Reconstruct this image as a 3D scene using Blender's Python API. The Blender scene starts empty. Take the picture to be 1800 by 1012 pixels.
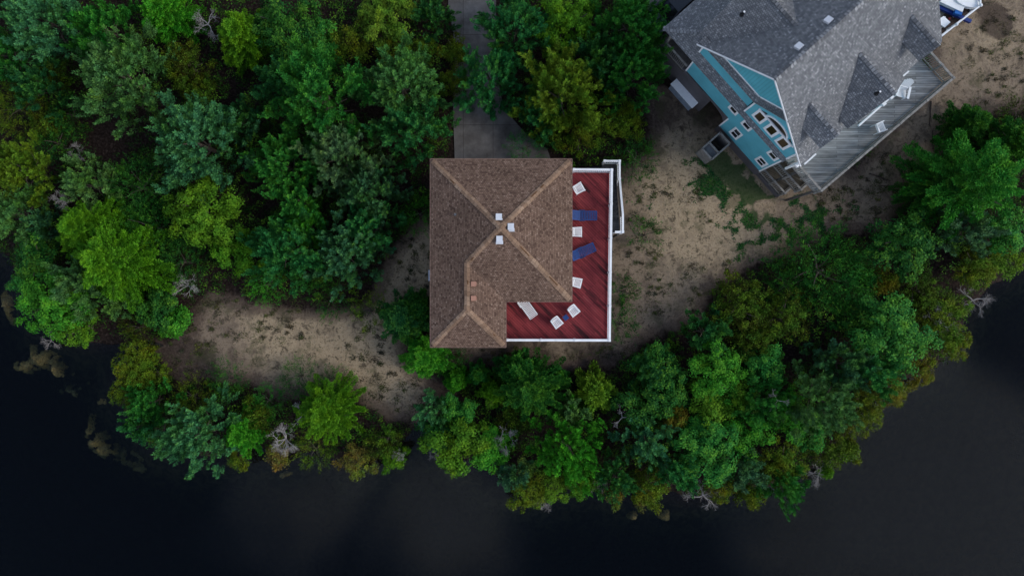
import bpy, math, random
import numpy as np
from mathutils import Vector, Matrix

SC = bpy.context.scene
COL = SC.collection
rad = math.radians
random.seed(7)

# ------------------------------------------------------------------ camera, sky, sun, exposure
CAM_H, FPX = 47.0, 1200.0          # camera height (m) and focal length in photo pixels
cd = bpy.data.cameras.new("camera")
cd.sensor_width = 36.0; cd.lens = 24.0; cd.clip_end = 2000.0
cam = bpy.data.objects.new("camera", cd); COL.objects.link(cam)
cam.location = (0, 0, CAM_H); cam.rotation_euler = (0, 0, 0)
SC.camera = cam

SUN_EL, SUN_AZ = 35.0, 100.0        # azimuth clockwise from +Y
w = bpy.data.worlds.new("World"); SC.world = w; w.use_nodes = True
wt = w.node_tree; wt.nodes.clear()
def WN(t, **k):
    n = wt.nodes.new(t)
    for a, b in k.items(): setattr(n, a, b)
    return n
wo = WN("ShaderNodeOutputWorld")
sky = WN("ShaderNodeTexSky", sky_type='NISHITA', sun_disc=False)
sky.sun_elevation = rad(SUN_EL); sky.sun_rotation = rad(SUN_AZ); sky.air_density = 1.0; sky.dust_density = 2.0
bg1 = WN("ShaderNodeBackground"); bg1.inputs["Strength"].default_value = 0.06
wt.links.new(sky.outputs[0], bg1.inputs["Color"])
bg2 = WN("ShaderNodeBackground"); bg2.inputs["Color"].default_value = (0.88, 0.95, 1.05, 1)
wtc = WN("ShaderNodeTexCoord")
wn = WN("ShaderNodeTexNoise"); wn.inputs["Scale"].default_value = 6.0; wn.inputs["Detail"].default_value = 5.0
wn.inputs["Roughness"].default_value = 0.5; wn.inputs["Distortion"].default_value = 0.3
wt.links.new(wtc.outputs["Generated"], wn.inputs["Vector"])
wacc = None
# thick bright cloud banks and thin places of the cloud cover, as directions in the sky
for (px, py, wd, am) in ((1620, 770, 0.20, 0.42), (1700, 960, 0.16, 0.34), (1420, 960, 0.14, 0.22), (760, 930, 0.17, 0.26), (520, 830, 0.12, 0.16), (1560, 640, .08, .2),
                     (60, 860, 0.22, -0.30), (1130, 960, 0.12, -0.12), (1790, 560, 0.10, -0.2), (330, 960, .14, .05)):
    dv = Vector(((px-900)/FPX, (506-py)/FPX, 1.0)).normalized()
    ds = WN("ShaderNodeVectorMath", operation='DISTANCE'); ds.inputs[1].default_value = dv
    wt.links.new(wtc.outputs["Generated"], ds.inputs[0])
    mr = WN("ShaderNodeMapRange", interpolation_type='SMOOTHERSTEP')
    mr.inputs["From Min"].default_value = wd*1.25; mr.inputs["From Max"].default_value = 0.0
    mr.inputs["To Min"].default_value = 0.0; mr.inputs["To Max"].default_value = am
    wt.links.new(ds.outputs["Value"], mr.inputs["Value"])
    if wacc is None: wacc = mr.outputs[0]
    else:
        ad = WN("ShaderNodeMath", operation='ADD')
        wt.links.new(wacc, ad.inputs[0]); wt.links.new(mr.outputs[0], ad.inputs[1]); wacc = ad.outputs[0]
ad = WN("ShaderNodeMath", operation='ADD'); wt.links.new(wacc, ad.inputs[0]); wt.links.new(wn.outputs["Fac"], ad.inputs[1])
wam = WN("ShaderNodeMath", operation='MULTIPLY_ADD'); wam.inputs[1].default_value = 2.2; wam.inputs[2].default_value = -.62
wt.links.new(ad.outputs[0], wam.inputs[0])
wsm = WN("ShaderNodeMapRange", interpolation_type='SMOOTHSTEP'); wsm.inputs["From Min"].default_value = 0.42; wsm.inputs["From Max"].default_value = 1.35
wt.links.new(wam.outputs[0], wsm.inputs["Value"])
wcm = WN("ShaderNodeMix", data_type='RGBA'); wcm.inputs["A"].default_value = (0.50, 0.80, 1.45, 1); wcm.inputs["B"].default_value = (0.84, 0.96, 1.18, 1)
wcf = WN("ShaderNodeMapRange"); wcf.inputs["From Max"].default_value = .7; wt.links.new(wsm.outputs[0], wcf.inputs["Value"]); wca = WN("ShaderNodeMath", operation='ADD', use_clamp=True); wt.links.new(wcf.outputs[0], wca.inputs[0]); wt.links.new(wca.outputs[0], wcm.inputs["Factor"]); wt.links.new(wcm.outputs["Result"], bg2.inputs["Color"])
wr = WN("ShaderNodeMapRange"); wr.inputs["To Min"].default_value = 0.30; wr.inputs["To Max"].default_value = 1.08
wt.links.new(wsm.outputs[0], wr.inputs["Value"])
# the cloud cover is brighter low down all round and on the sun's side
wsx = WN("ShaderNodeSeparateXYZ"); wt.links.new(wtc.outputs["Generated"], wsx.inputs[0])
wlo = WN("ShaderNodeMapRange", interpolation_type='SMOOTHSTEP'); wlo.inputs["From Min"].default_value = .80; wlo.inputs["From Max"].default_value = .45
wlo.inputs["To Min"].default_value = 0.0; wlo.inputs["To Max"].default_value = .62; wt.links.new(wsx.outputs["Z"], wlo.inputs["Value"])
wea = WN("ShaderNodeMapRange", interpolation_type='SMOOTHSTEP'); wea.inputs["From Min"].default_value = .55; wea.inputs["From Max"].default_value = .95
wea.inputs["To Min"].default_value = 0.0; wea.inputs["To Max"].default_value = .9; wt.links.new(wsx.outputs["X"], wea.inputs["Value"])
wls = WN("ShaderNodeMapRange"); wls.inputs["From Max"].default_value = .6; wt.links.new(wlo.outputs[0], wls.inputs["Value"]); wt.links.new(wls.outputs[0], wca.inputs[1])
ad2 = WN("ShaderNodeMath", operation='ADD'); wt.links.new(wr.outputs[0], ad2.inputs[0]); wt.links.new(wlo.outputs[0], ad2.inputs[1])
ad3 = WN("ShaderNodeMath", operation='ADD'); wt.links.new(ad2.outputs[0], ad3.inputs[0]); wt.links.new(wea.outputs[0], ad3.inputs[1])
wt.links.new(ad3.outputs[0], bg2.inputs["Strength"])
wmx = WN("ShaderNodeMixShader"); wmx.inputs[0].default_value = 0.85
wt.links.new(bg1.outputs[0], wmx.inputs[1]); wt.links.new(bg2.outputs[0], wmx.inputs[2]); wt.links.new(wmx.outputs[0], wo.inputs["Surface"])

sl = bpy.data.lights.new("sun", 'SUN'); sl.energy = 2.1; sl.angle = rad(28); sl.color = (1.0, 0.95, 0.87)
so = bpy.data.objects.new("sun", sl); COL.objects.link(so)
sdir = Vector((math.sin(rad(SUN_AZ))*math.cos(rad(SUN_EL)), math.cos(rad(SUN_AZ))*math.cos(rad(SUN_EL)), math.sin(rad(SUN_EL))))
so.rotation_euler = sdir.to_track_quat('Z', 'Y').to_euler(); so.location = sdir*60

SC.view_settings.view_transform = 'Standard'; SC.view_settings.look = 'None'
SC.view_settings.gamma = 1.0; SC.view_settings.exposure = 0.0
SC.render.engine = 'CYCLES'
SC.cycles.max_bounces = 5; SC.cycles.diffuse_bounces = 2; SC.cycles.glossy_bounces = 2
SC.cycles.transparent_max_bounces = 8; SC.cycles.use_denoising = True

# ------------------------------------------------------------------ helpers
def P(px, py, z=0.0):
    """a point at height z that the photograph shows at pixel (px, py)"""
    return Vector(((px-900)*(CAM_H-z)/FPX, (506-py)*(CAM_H-z)/FPX, z))

def wloc(o):
    v = Vector((0, 0, 0))
    while o is not None:
        v += o.location; o = o.parent
    return v

class MB:
    """collects polygons, boxes and tubes, then links them as one mesh object; UVs are metres along/across each face"""
    def __init__(self): self.v = []; self.f = []; self.uv = []
    def poly(self, pts, udir=None, flip=False):
        pts = [Vector(p) for p in pts]
        if flip: pts = pts[::-1]
        n = Vector((0, 0, 0))
        for i in range(len(pts)):
            a, b = pts[i], pts[(i+1) % len(pts)]
            n += Vector(((a.y-b.y)*(a.z+b.z), (a.z-b.z)*(a.x+b.x), (a.x-b.x)*(a.y+b.y)))
        if n.length < 1e-9: return
        n.normalize()
        if udir is None:
            eu = Vector((0, 0, 1)).cross(n)
            if eu.length < 1e-3: eu = Vector((1, 0, 0))
        else:
            eu = Vector(udir); eu = eu - n*eu.dot(n)
        eu.normalize(); ev = n.cross(eu)
        i0 = len(self.v); self.v += pts
        self.f.append(list(range(i0, i0+len(pts))))
        self.uv.append([(p.dot(eu), p.dot(ev)) for p in pts])
    def box(self, c, s, ax=(1, 0, 0), up=(0, 0, 1)):
        c = Vector(c); X = Vector(ax).normalized(); Z = Vector(up); Z = (Z - X*Z.dot(X)).normalized(); Y = Z.cross(X)
        hx, hy, hz = s[0]/2, s[1]/2, s[2]/2
        p = lambda i, j, k: c + X*hx*i + Y*hy*j + Z*hz*k
        for q in (((-1,-1,1),(1,-1,1),(1,1,1),(-1,1,1)), ((-1,1,-1),(1,1,-1),(1,-1,-1),(-1,-1,-1)),
                  ((-1,-1,-1),(1,-1,-1),(1,-1,1),(-1,-1,1)), ((1,-1,-1),(1,1,-1),(1,1,1),(1,-1,1)),
                  ((1,1,-1),(-1,1,-1),(-1,1,1),(1,1,1)), ((-1,1,-1),(-1,-1,-1),(-1,-1,1),(-1,1,1))):
            self.poly([p(*t) for t in q], udir=X)
    def beam(self, a, b, wd, ht, up=(0, 0, 1)):
        a, b = Vector(a), Vector(b); d = b-a
        if abs(d.normalized().dot(Vector(up).normalized())) > .95: up = (1, 0, 0)
        self.box((a+b)/2, (d.length, wd, ht), d, up)
    def tube(self, a, b, r0, r1=None, n=8, cap=True):
        a, b = Vector(a), Vector(b); r1 = r0 if r1 is None else r1
        d = (b-a).normalized(); x = d.orthogonal().normalized(); y = d.cross(x)
        ra = [a + x*r0*math.cos(2*math.pi*i/n) + y*r0*math.sin(2*math.pi*i/n) for i in range(n)]
        rb = [b + x*r1*math.cos(2*math.pi*i/n) + y*r1*math.sin(2*math.pi*i/n) for i in range(n)]
        for i in range(n):
            j = (i+1) % n; self.poly([ra[i], ra[j], rb[j], rb[i]])
        if cap: self.poly(rb); self.poly(ra[::-1])
    def prism(self, pts, z0, z1, bottom=True):
        pts = [Vector((p[0], p[1], 0)) for p in pts]
        ar = sum(pts[i].x*pts[(i+1) % len(pts)].y - pts[(i+1) % len(pts)].x*pts[i].y for i in range(len(pts)))
        if ar < 0: pts = pts[::-1]
        t = [Vector((p.x, p.y, z1)) for p in pts]; b = [Vector((p.x, p.y, z0)) for p in pts]
        self.poly(t)
        if bottom: self.poly(b[::-1])
        for i in range(len(pts)):
            j = (i+1) % len(pts); self.poly([b[i], b[j], t[j], t[i]])
    def slab(self, pts, th):
        """a planar outline with thickness below it"""
        pts = [Vector(p) for p in pts]
        n = (pts[1]-pts[0]).cross(pts[2]-pts[0]).normalized()
        if n.z < 0: pts = pts[::-1]; n = -n
        lo = [p - n*th for p in pts]
        self.poly(pts); self.poly(lo[::-1])
        for i in range(len(pts)):
            j = (i+1) % len(pts); self.poly([lo[i], lo[j], pts[j], pts[i]])
    def build(self, name, mat, parent=None, bevel=0.0, smooth=False):
        off = wloc(parent) if parent is not None else Vector((0, 0, 0))
        me = bpy.data.meshes.new(name)
        me.from_pydata([tuple(p-off) for p in self.v], [], self.f)
        ul = me.uv_layers.new(name="UVMap")
        ul.data.foreach_set("uv", [c for f in self.uv for q in f for c in q])
        me.materials.append(mat)
        if smooth: me.shade_smooth()
        o = bpy.data.objects.new(name, me); COL.objects.link(o)
        if parent is not None: o.parent = parent
        if bevel:
            m = o.modifiers.new("bevel", 'BEVEL'); m.width = bevel; m.segments = 2; m.limit_method = 'ANGLE'
        return o

def tag(o, label=None, cat=None, group=None, kind=None):
    if label: o["label"] = label
    if cat: o["category"] = cat
    if group: o["group"] = group
    if kind: o["kind"] = kind
    return o
def empty(name, loc, label, cat, group=None, rz=0.0):
    o = bpy.data.objects.new(name, None); COL.objects.link(o); o.location = loc; o.rotation_euler = (0, 0, rz)
    o.empty_display_size = .2
    return tag(o, label, cat, group)
def copy_tree(o, parent=None):
    c = o.copy(); COL.objects.link(c)
    if parent is not None: c.parent = parent
    for ch in list(o.children): copy_tree(ch, c)
    return c

# ------------------------------------------------------------------ materials
def mat_new(name):
    m = bpy.data.materials.new(name); m.use_nodes = True
    t = m.node_tree; b = t.nodes["Principled BSDF"]
    def N(tp, **k):
        n = t.nodes.new(tp)
        for a, c in k.items(): setattr(n, a, c)
        return n
    return m, t, b, N
def ramp(n, stops):
    cr = n.color_ramp
    while len(cr.elements) < len(stops): cr.elements.new(0.5)
    for e, (p, c) in zip(cr.elements, stops): e.position = p; e.color = (*c, 1)
def plain(name, col, rough=0.6, spec=0.3, noise=0.12, nscale=3.0, metal=0.0):
    m, t, b, N = mat_new(name)
    tc = N("ShaderNodeTexCoord"); nz = N("ShaderNodeTexNoise"); nz.inputs["Scale"].default_value = nscale; nz.inputs["Detail"].default_value = 6
    t.links.new(tc.outputs["Object"], nz.inputs["Vector"])
    cr = N("ShaderNodeValToRGB")
    lo = tuple(c*(1-noise*1.6) for c in col); hi = tuple(min(1, c*(1+noise)) for c in col)
    ramp(cr, [(0.3, lo), (0.65, hi)])
    t.links.new(nz.outputs["Fac"], cr.inputs[0]); t.links.new(cr.outputs[0], b.inputs["Base Color"])
    b.inputs["Roughness"].default_value = rough; b.inputs["Specular IOR Level"].default_value = spec; b.inputs["Metallic"].default_value = metal
    return m

def shingles(name, stops, wd, ht, mortar, bump=0.4, patch=0.25, streak=0.0):
    """rows of asphalt shingles, each tab its own tone"""
    m, t, b, N = mat_new(name)
    uv = N("ShaderNodeUVMap"); br = N("ShaderNodeTexBrick")
    br.offset = 0.5; br.inputs["Scale"].default_value = 1.0
    br.inputs["Brick Width"].default_value = wd; br.inputs["Row Height"].default_value = ht
    br.inputs["Mortar Size"].default_value = mortar; br.inputs["Mortar Smooth"].default_value = 0.2
    br.inputs["Color1"].default_value = (0, 0, 0, 1); br.inputs["Color2"].default_value = (1, 1, 1, 1); br.inputs["Mortar"].default_value = (0.5, 0.5, 0.5, 1)
    t.links.new(uv.outputs[0], br.inputs["Vector"])
    cr = N("ShaderNodeValToRGB"); ramp(cr, stops); t.links.new(br.outputs["Color"], cr.inputs[0])
    nz = N("ShaderNodeTexNoise"); nz.inputs["Scale"].default_value = 0.7; nz.inputs["Detail"].default_value = 8; nz.inputs["Roughness"].default_value = .65
    tc = N("ShaderNodeTexCoord"); t.links.new(tc.outputs["Object"], nz.inputs["Vector"])
    fr = N("ShaderNodeTexNoise"); fr.inputs["Scale"].default_value = 14; fr.inputs["Detail"].default_value = 4
    t.links.new(tc.outputs["Object"], fr.inputs["Vector"])
    mp = N("ShaderNodeMapRange"); mp.inputs["From Min"].default_value = .3; mp.inputs["From Max"].default_value = .7
    mp.inputs["To Min"].default_value = 1-patch; mp.inputs["To Max"].default_value = 1+patch*.6
    t.links.new(nz.outputs["Fac"], mp.inputs["Value"])
    mp2 = N("ShaderNodeMapRange"); mp2.inputs["From Min"].default_value = .3; mp2.inputs["From Max"].default_value = .7
    mp2.inputs["To Min"].default_value = .82; mp2.inputs["To Max"].default_value = 1.15
    t.links.new(fr.outputs["Fac"], mp2.inputs["Value"])
    mu = N("ShaderNodeMath", operation='MULTIPLY'); t.links.new(mp.outputs[0], mu.inputs[0]); t.links.new(mp2.outputs[0], mu.inputs[1])
    mo = N("ShaderNodeMapRange"); mo.inputs["To Min"].default_value = 1.0; mo.inputs["To Max"].default_value = 0.42
    t.links.new(br.outputs["Fac"], mo.inputs["Value"])
    mu2 = N("ShaderNodeMath", operation='MULTIPLY'); t.links.new(mu.outputs[0], mu2.inputs[0]); t.links.new(mo.outputs[0], mu2.inputs[1])
    vm = N("ShaderNodeVectorMath", operation='SCALE'); t.links.new(cr.outputs[0], vm.inputs[0]); t.links.new(mu2.outputs[0], vm.inputs["Scale"])
    t.links.new(vm.outputs[0], b.inputs["Base Color"])
    bp = N("ShaderNodeBump"); bp.inputs["Strength"].default_value = bump; bp.inputs["Distance"].default_value = .02; bp.invert = True
    t.links.new(br.outputs["Fac"], bp.inputs["Height"]); t.links.new(bp.outputs[0], b.inputs["Normal"])
    b.inputs["Roughness"].default_value = .9; b.inputs["Specular IOR Level"].default_value = .15
    return m

def boards(name, stops, wd, ang, length=3.2, rough=.6, spec=.25, gap=.008, stain=.35, fine=1.0):
    """planks of width wd laid at an angle, each plank its own tone, with grain and worn stains along them"""
    m, t, b, N = mat_new(name)
    uv = N("ShaderNodeTexCoord"); mpn = N("ShaderNodeMapping"); mpn.inputs["Rotation"].default_value = (0, 0, ang)
    t.links.new(uv.outputs["UV"], mpn.inputs["Vector"])
    br = N("ShaderNodeTexBrick"); br.offset = .37; br.inputs["Scale"].default_value = 1
    br.inputs["Brick Width"].default_value = length; br.inputs["Row Height"].default_value = wd; br.inputs["Mortar Size"].default_value = gap
    br.inputs["Color1"].default_value = (0, 0, 0, 1); br.inputs["Color2"].default_value = (1, 1, 1, 1); br.inputs["Mortar"].default_value = (0, 0, 0, 1)
    t.links.new(mpn.outputs[0], br.inputs["Vector"])
    st = N("ShaderNodeMapping"); st.inputs["Scale"].default_value = (.45, 3.0, 1); t.links.new(mpn.outputs[0], st.inputs["Vector"])
    n1 = N("ShaderNodeTexNoise"); n1.inputs["Scale"].default_value = 1.0; n1.inputs["Detail"].default_value = 7; n1.inputs["Roughness"].default_value = .6
    t.links.new(st.outputs[0], n1.inputs["Vector"])
    st2 = N("ShaderNodeMapping"); st2.inputs["Scale"].default_value = (1.6, 16.0, 1); t.links.new(mpn.outputs[0], st2.inputs["Vector"])
    n2 = N("ShaderNodeTexNoise"); n2.inputs["Scale"].default_value = 1.0; n2.inputs["Detail"].default_value = 5
    t.links.new(st2.outputs[0], n2.inputs["Vector"])
    a1 = N("ShaderNodeMath", operation='MULTIPLY_ADD'); a1.inputs[1].default_value = .40; a1.inputs[2].default_value = -.2
    t.links.new(br.outputs["Color"], a1.inputs[0])
    a2 = N("ShaderNodeMath", operation='MULTIPLY_ADD'); a2.inputs[1].default_value = 1.0+stain; t.links.new(n1.outputs["Fac"], a2.inputs[0]); t.links.new(a1.outputs[0], a2.inputs[2])
    a3 = N("ShaderNodeMath", operation='MULTIPLY_ADD'); a3.inputs[1].default_value = .5*fine; t.links.new(n2.outputs["Fac"], a3.inputs[0]); t.links.new(a2.outputs[0], a3.inputs[2])
    a4 = N("ShaderNodeMath", operation='SUBTRACT'); a4.inputs[1].default_value = .25*fine + stain*.5; t.links.new(a3.outputs[0], a4.inputs[0])
    cr = N("ShaderNodeValToRGB"); ramp(cr, stops); t.links.new(a4.outputs[0], cr.inputs[0])
    mo = N("ShaderNodeMapRange"); mo.inputs["To Min"].default_value = 1; mo.inputs["To Max"].default_value = .25
    t.links.new(br.outputs["Fac"], mo.inputs["Value"])
    vm = N("ShaderNodeVectorMath", operation='SCALE'); t.links.new(cr.outputs[0], vm.inputs[0]); t.links.new(mo.outputs[0], vm.inputs["Scale"])
    t.links.new(vm.outputs[0], b.inputs["Base Color"])
    bp = N("ShaderNodeBump"); bp.inputs["Strength"].default_value = .4; bp.inputs["Distance"].default_value = .01; bp.invert = True
    t.links.new(br.outputs["Fac"], bp.inputs["Height"]); t.links.new(bp.outputs[0], b.inputs["Normal"])
    b.inputs["Roughness"].default_value = rough; b.inputs["Specular IOR Level"].default_value = spec
    return m

def siding(name, col, pitch=.13, vertical=False, depth=.3, noise=.12):
    m, t, b, N = mat_new(name)
    uv = N("ShaderNodeTexCoord"); sp = N("ShaderNodeSeparateXYZ"); t.links.new(uv.outputs["UV"], sp.inputs[0])
    mo = N("ShaderNodeMath", operation='DIVIDE'); mo.inputs[1].default_value = pitch
    t.links.new(sp.outputs[0 if vertical else 1], mo.inputs[0])
    fr = N("ShaderNodeMath", operation='FRACT'); t.links.new(mo.outputs[0], fr.inputs[0])
    cr = N("ShaderNodeValToRGB")
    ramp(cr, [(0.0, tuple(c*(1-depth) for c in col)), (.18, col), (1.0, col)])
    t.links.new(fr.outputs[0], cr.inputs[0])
    nz = N("ShaderNodeTexNoise"); nz.inputs["Scale"].default_value = 1.3; nz.inputs["Detail"].default_value = 7
    t.links.new(uv.outputs["Object"], nz.inputs["Vector"])
    mp = N("ShaderNodeMapRange"); mp.inputs["From Min"].default_value = .3; mp.inputs["From Max"].default_value = .7
    mp.inputs["To Min"].default_value = 1-noise; mp.inputs["To Max"].default_value = 1+noise*.5; t.links.new(nz.outputs["Fac"], mp.inputs["Value"])
    vm = N("ShaderNodeVectorMath", operation='SCALE'); t.links.new(cr.outputs[0], vm.inputs[0]); t.links.new(mp.outputs[0], vm.inputs["Scale"])
    t.links.new(vm.outputs[0], b.inputs["Base Color"])
    bp = N("ShaderNodeBump"); bp.inputs["Strength"].default_value = .5; bp.inputs["Distance"].default_value = .015
    t.links.new(fr.outputs[0], bp.inputs["Height"]); t.links.new(bp.outputs[0], b.inputs["Normal"])
    b.inputs["Roughness"].default_value = .55; b.inputs["Specular IOR Level"].default_value = .25
    return m

def foliage(name, spec=.08, rough=.55, warm=.15, mixg=.6, top=2.25):
    """leaves: the plant's own hue (object colour), a tone stored per leaf (young tips, chance, painted light from above), clump to clump variation"""
    m, t, b, N = mat_new(name)
    oi = N("ShaderNodeObjectInfo"); at = N("ShaderNodeAttribute"); at.attribute_name = "tone"
    tc = N("ShaderNodeTexCoord"); nz = N("ShaderNodeTexNoise"); nz.inputs["Scale"].default_value = 1.5; nz.inputs["Detail"].default_value = 4
    ofs = N("ShaderNodeVectorMath", operation='ADD'); t.links.new(tc.outputs["Object"], ofs.inputs[0])
    cmb = N("ShaderNodeMath", operation='MULTIPLY'); cmb.inputs[1].default_value = 37.0; t.links.new(oi.outputs["Random"], cmb.inputs[0])
    t.links.new(cmb.outputs[0], ofs.inputs[1]); t.links.new(ofs.outputs[0], nz.inputs["Vector"])
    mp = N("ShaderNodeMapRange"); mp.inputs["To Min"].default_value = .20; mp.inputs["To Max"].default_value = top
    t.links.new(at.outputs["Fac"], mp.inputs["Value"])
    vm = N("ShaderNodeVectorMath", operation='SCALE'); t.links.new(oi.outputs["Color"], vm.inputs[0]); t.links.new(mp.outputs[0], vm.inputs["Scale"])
    n2 = N("ShaderNodeTexNoise"); n2.inputs["Scale"].default_value = .9; n2.inputs["Detail"].default_value = 3; t.links.new(ofs.outputs[0], n2.inputs["Vector"])
    mg = N("ShaderNodeMapRange"); mg.inputs["From Min"].default_value = .42; mg.inputs["From Max"].default_value = .68; mg.inputs["To Max"].default_value = mixg; t.links.new(n2.outputs["Fac"], mg.inputs["Value"])
    m1 = N("ShaderNodeMix", data_type='RGBA'); t.links.new(mg.outputs[0], m1.inputs["Factor"]); t.links.new(oi.outputs["Color"], m1.inputs["A"]); m1.inputs["B"].default_value = (.034, .120, .008, 1)
    yt_ = N("ShaderNodeMapRange", interpolation_type='SMOOTHSTEP'); yt_.inputs["From Min"].default_value = .55; yt_.inputs["From Max"].default_value = 1.0; yt_.inputs["To Max"].default_value = mixg*.75; t.links.new(at.outputs["Fac"], yt_.inputs["Value"])
    m2 = N("ShaderNodeMix", data_type='RGBA'); t.links.new(yt_.outputs[0], m2.inputs["Factor"]); t.links.new(m1.outputs["Result"], m2.inputs["A"]); m2.inputs["B"].default_value = (.082, .165, .010, 1)
    t.links.new(m2.outputs["Result"], vm.inputs[0])
    mx = N("ShaderNodeMix", data_type='RGBA', blend_type='MULTIPLY')
    cr = N("ShaderNodeValToRGB"); ramp(cr, [(.3, (.70, .86, 1.0)), (.5, (1, 1, 1)), (.72, (1+warm*2.2, 1.12, .75))])
    t.links.new(nz.outputs["Fac"], cr.inputs[0])
    mx.inputs["Factor"].default_value = 1.0; t.links.new(vm.outputs[0], mx.inputs["A"]); t.links.new(cr.outputs[0], mx.inputs["B"])
    t.links.new(mx.outputs["Result"], b.inputs["Base Color"])
    b.inputs["Roughness"].default_value = rough; b.inputs["Specular IOR Level"].default_value = spec
    return m

M = {}
M['brown_shingle'] = shingles("brown_shingle", [(0, (.090, .053, .038)), (.30, (.152, .093, .066)), (.7, (.188, .118, .084)), (.93, (.22, .142, .104)), (1, (.26, .175, .13))], .13, .11, .009, patch=.22)
M['brown_cap'] = shingles("brown_cap", [(0, (.21, .128, .082)), (.6, (.27, .170, .110)), (1, (.33, .22, .148))], .28, 9.0, .010, patch=.25)
M['bare_felt'] = plain("bare_felt", (.12, .055, .022), .9)
M['brown_trim'] = plain("brown_trim", (.20, .125, .095), .7)
M['brown_wall'] = siding("brown_wall", (.16, .11, .085), .2)
M['grey_shingle'] = shingles("grey_shingle", [(0, (.135, .139, .148)), (.35, (.170, .173, .180)), (.66, (.205, .207, .212)), (.88, (.245, .247, .25)), (1, (.34, .34, .345))], .12, .125, .010, patch=.10)
M['grey_cap'] = shingles("grey_cap", [(0, (.11, .112, .118)), (.5, (.20, .20, .205)), (1, (.32, .32, .32))], .21, 9.0, .022, bump=.6)
M['white_paint'] = plain("white_paint", (.86, .86, .86), .5, .3, .05)
M['white_plastic'] = plain("white_plastic", (.84, .84, .84), .4, .4, .04)
M['vent_white'] = plain("vent_white", (.62, .63, .66), .5, .3, .06)
M['vent_tan'] = plain("vent_tan", (.40, .20, .135), .6)
M['black_pipe'] = plain("black_pipe", (.012, .012, .013), .5)
M['lead'] = plain("lead", (.12, .125, .13), .5)
M['red_deck'] = boards("red_deck", [(.0, (.010, .005, .006)), (.16, (.065, .012, .014)), (.38, (.185, .024, .028)), (.75, (.285, .042, .045)), (1, (.30, .07, .068))], .14, rad(45), 2.2, .6, .2, stain=.6, fine=.8)
M['grey_deck'] = boards("grey_deck", [(.0, (.08, .078, .076)), (.4, (.215, .21, .205)), (.75, (.35, .342, .335)), (1, (.47, .46, .45))], .14, 0.0, 3.6, .75, .2, stain=.3, fine=1.3)
M['brown_boards'] = boards("brown_boards", [(.0, (.04, .035, .027)), (.5, (.10, .085, .065)), (1, (.2, .175, .14))], .14, 0.5, 2.4, .8, .2)
M['weathered_wood'] = plain("weathered_wood", (.24, .225, .205), .8, .2, .2, 5)
M['dark_wood'] = plain("dark_wood", (.10, .092, .085), .8, .2, .2, 5)
M['stair_grey'] = boards("stair_grey", [(.0, (.014, .015, .018)), (.5, (.030, .032, .036)), (1, (.06, .062, .066))], .14, 0.0, 4, .7, .25)
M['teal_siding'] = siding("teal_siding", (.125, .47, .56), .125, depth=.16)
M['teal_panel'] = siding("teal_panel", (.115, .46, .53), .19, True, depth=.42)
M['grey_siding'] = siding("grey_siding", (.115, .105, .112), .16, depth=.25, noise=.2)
M['glass'] = plain("glass", (.012, .012, .014), .08, .6, .3)
M['glass_brown'] = plain("glass_brown", (.030, .018, .006), .15, .5, .4, 2)
M['blue_plastic'] = plain("blue_plastic", (.016, .055, .20), .5, .4, .1)
M['blue_dark'] = plain("blue_dark", (.010, .028, .10), .5, .4, .1)
M['car_paint'] = plain("car_paint", (.030, .032, .037), .3, .5, .05)
M['rubber'] = plain("rubber", (.01, .01, .01), .8)
M['red_plastic'] = plain("red_plastic", (.25, .01, .012), .5)
M['blue_grey'] = plain("blue_grey", (.26, .31, .38), .6, .3, .1)
M['boat_blue'] = plain("boat_blue", (.005, .030, .19), .4, .5, .1)
M['bright_blue'] = plain("bright_blue", (.01, .13, .45), .4, .5, .1)
M['bark'] = plain("bark", (.10, .08, .065), .9, .15, .35, 6)
M['dead_wood'] = plain("dead_wood", (.30, .275, .26), .9, .15, .3, 5)
M['stick'] = plain("stick", (.055, .040, .034), .9, .15, .3, 5)
M['needles'] = foliage("needles")
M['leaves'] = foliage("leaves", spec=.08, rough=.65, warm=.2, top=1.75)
M['algae'] = foliage("algae", spec=.1, rough=.8, warm=.1, mixg=.0)
M['dry'] = foliage("dry", spec=.1, rough=.9, warm=.1, mixg=.12)

# ------------------------------------------------------------------ ground, water, driveway
WATER_Z = -0.6
SHORE = [(-2500, 380), (-500, 420), (-60, 430), (14, 455), (34, 520), (62, 565), (110, 592), (175, 606), (232, 604), (262, 596), (286, 606), (262, 622), (222, 634), (204, 660),
         (206, 700), (236, 740), (268, 786), (330, 800), (400, 806), (470, 792), (520, 800), (560, 792), (610, 818), (680, 804), (716, 770), (735, 738), (745, 742), (752, 770),
         (790, 800), (850, 826), (905, 866), (960, 868), (1010, 860), (1080, 868), (1150, 868), (1230, 872), (1300, 866), (1370, 850), (1420, 830), (1466, 800), (1500, 752),
         (1530, 700), (1600, 664), (1662, 640), (1690, 590), (1705, 545), (1742, 500), (1800, 474), (1900, 440), (2600, 380), (5200, 250)]
SHORE = np.array([P(x, y, WATER_Z)[:2] for x, y in SHORE])
_LAND = np.vstack([SHORE, [[SHORE[-1][0], 900], [SHORE[0][0], 900]]])
def inside(poly, X, Y):
    r = np.zeros(X.shape, bool); n = len(poly)
    for i in range(n):
        x0, y0 = poly[i]; x1, y1 = poly[(i+1) % n]
        if y0 == y1: continue
        c = (y0 > Y) != (y1 > Y)
        r ^= c & (X < (x1-x0)*(Y-y0)/(y1-y0)+x0)
    return r
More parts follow.
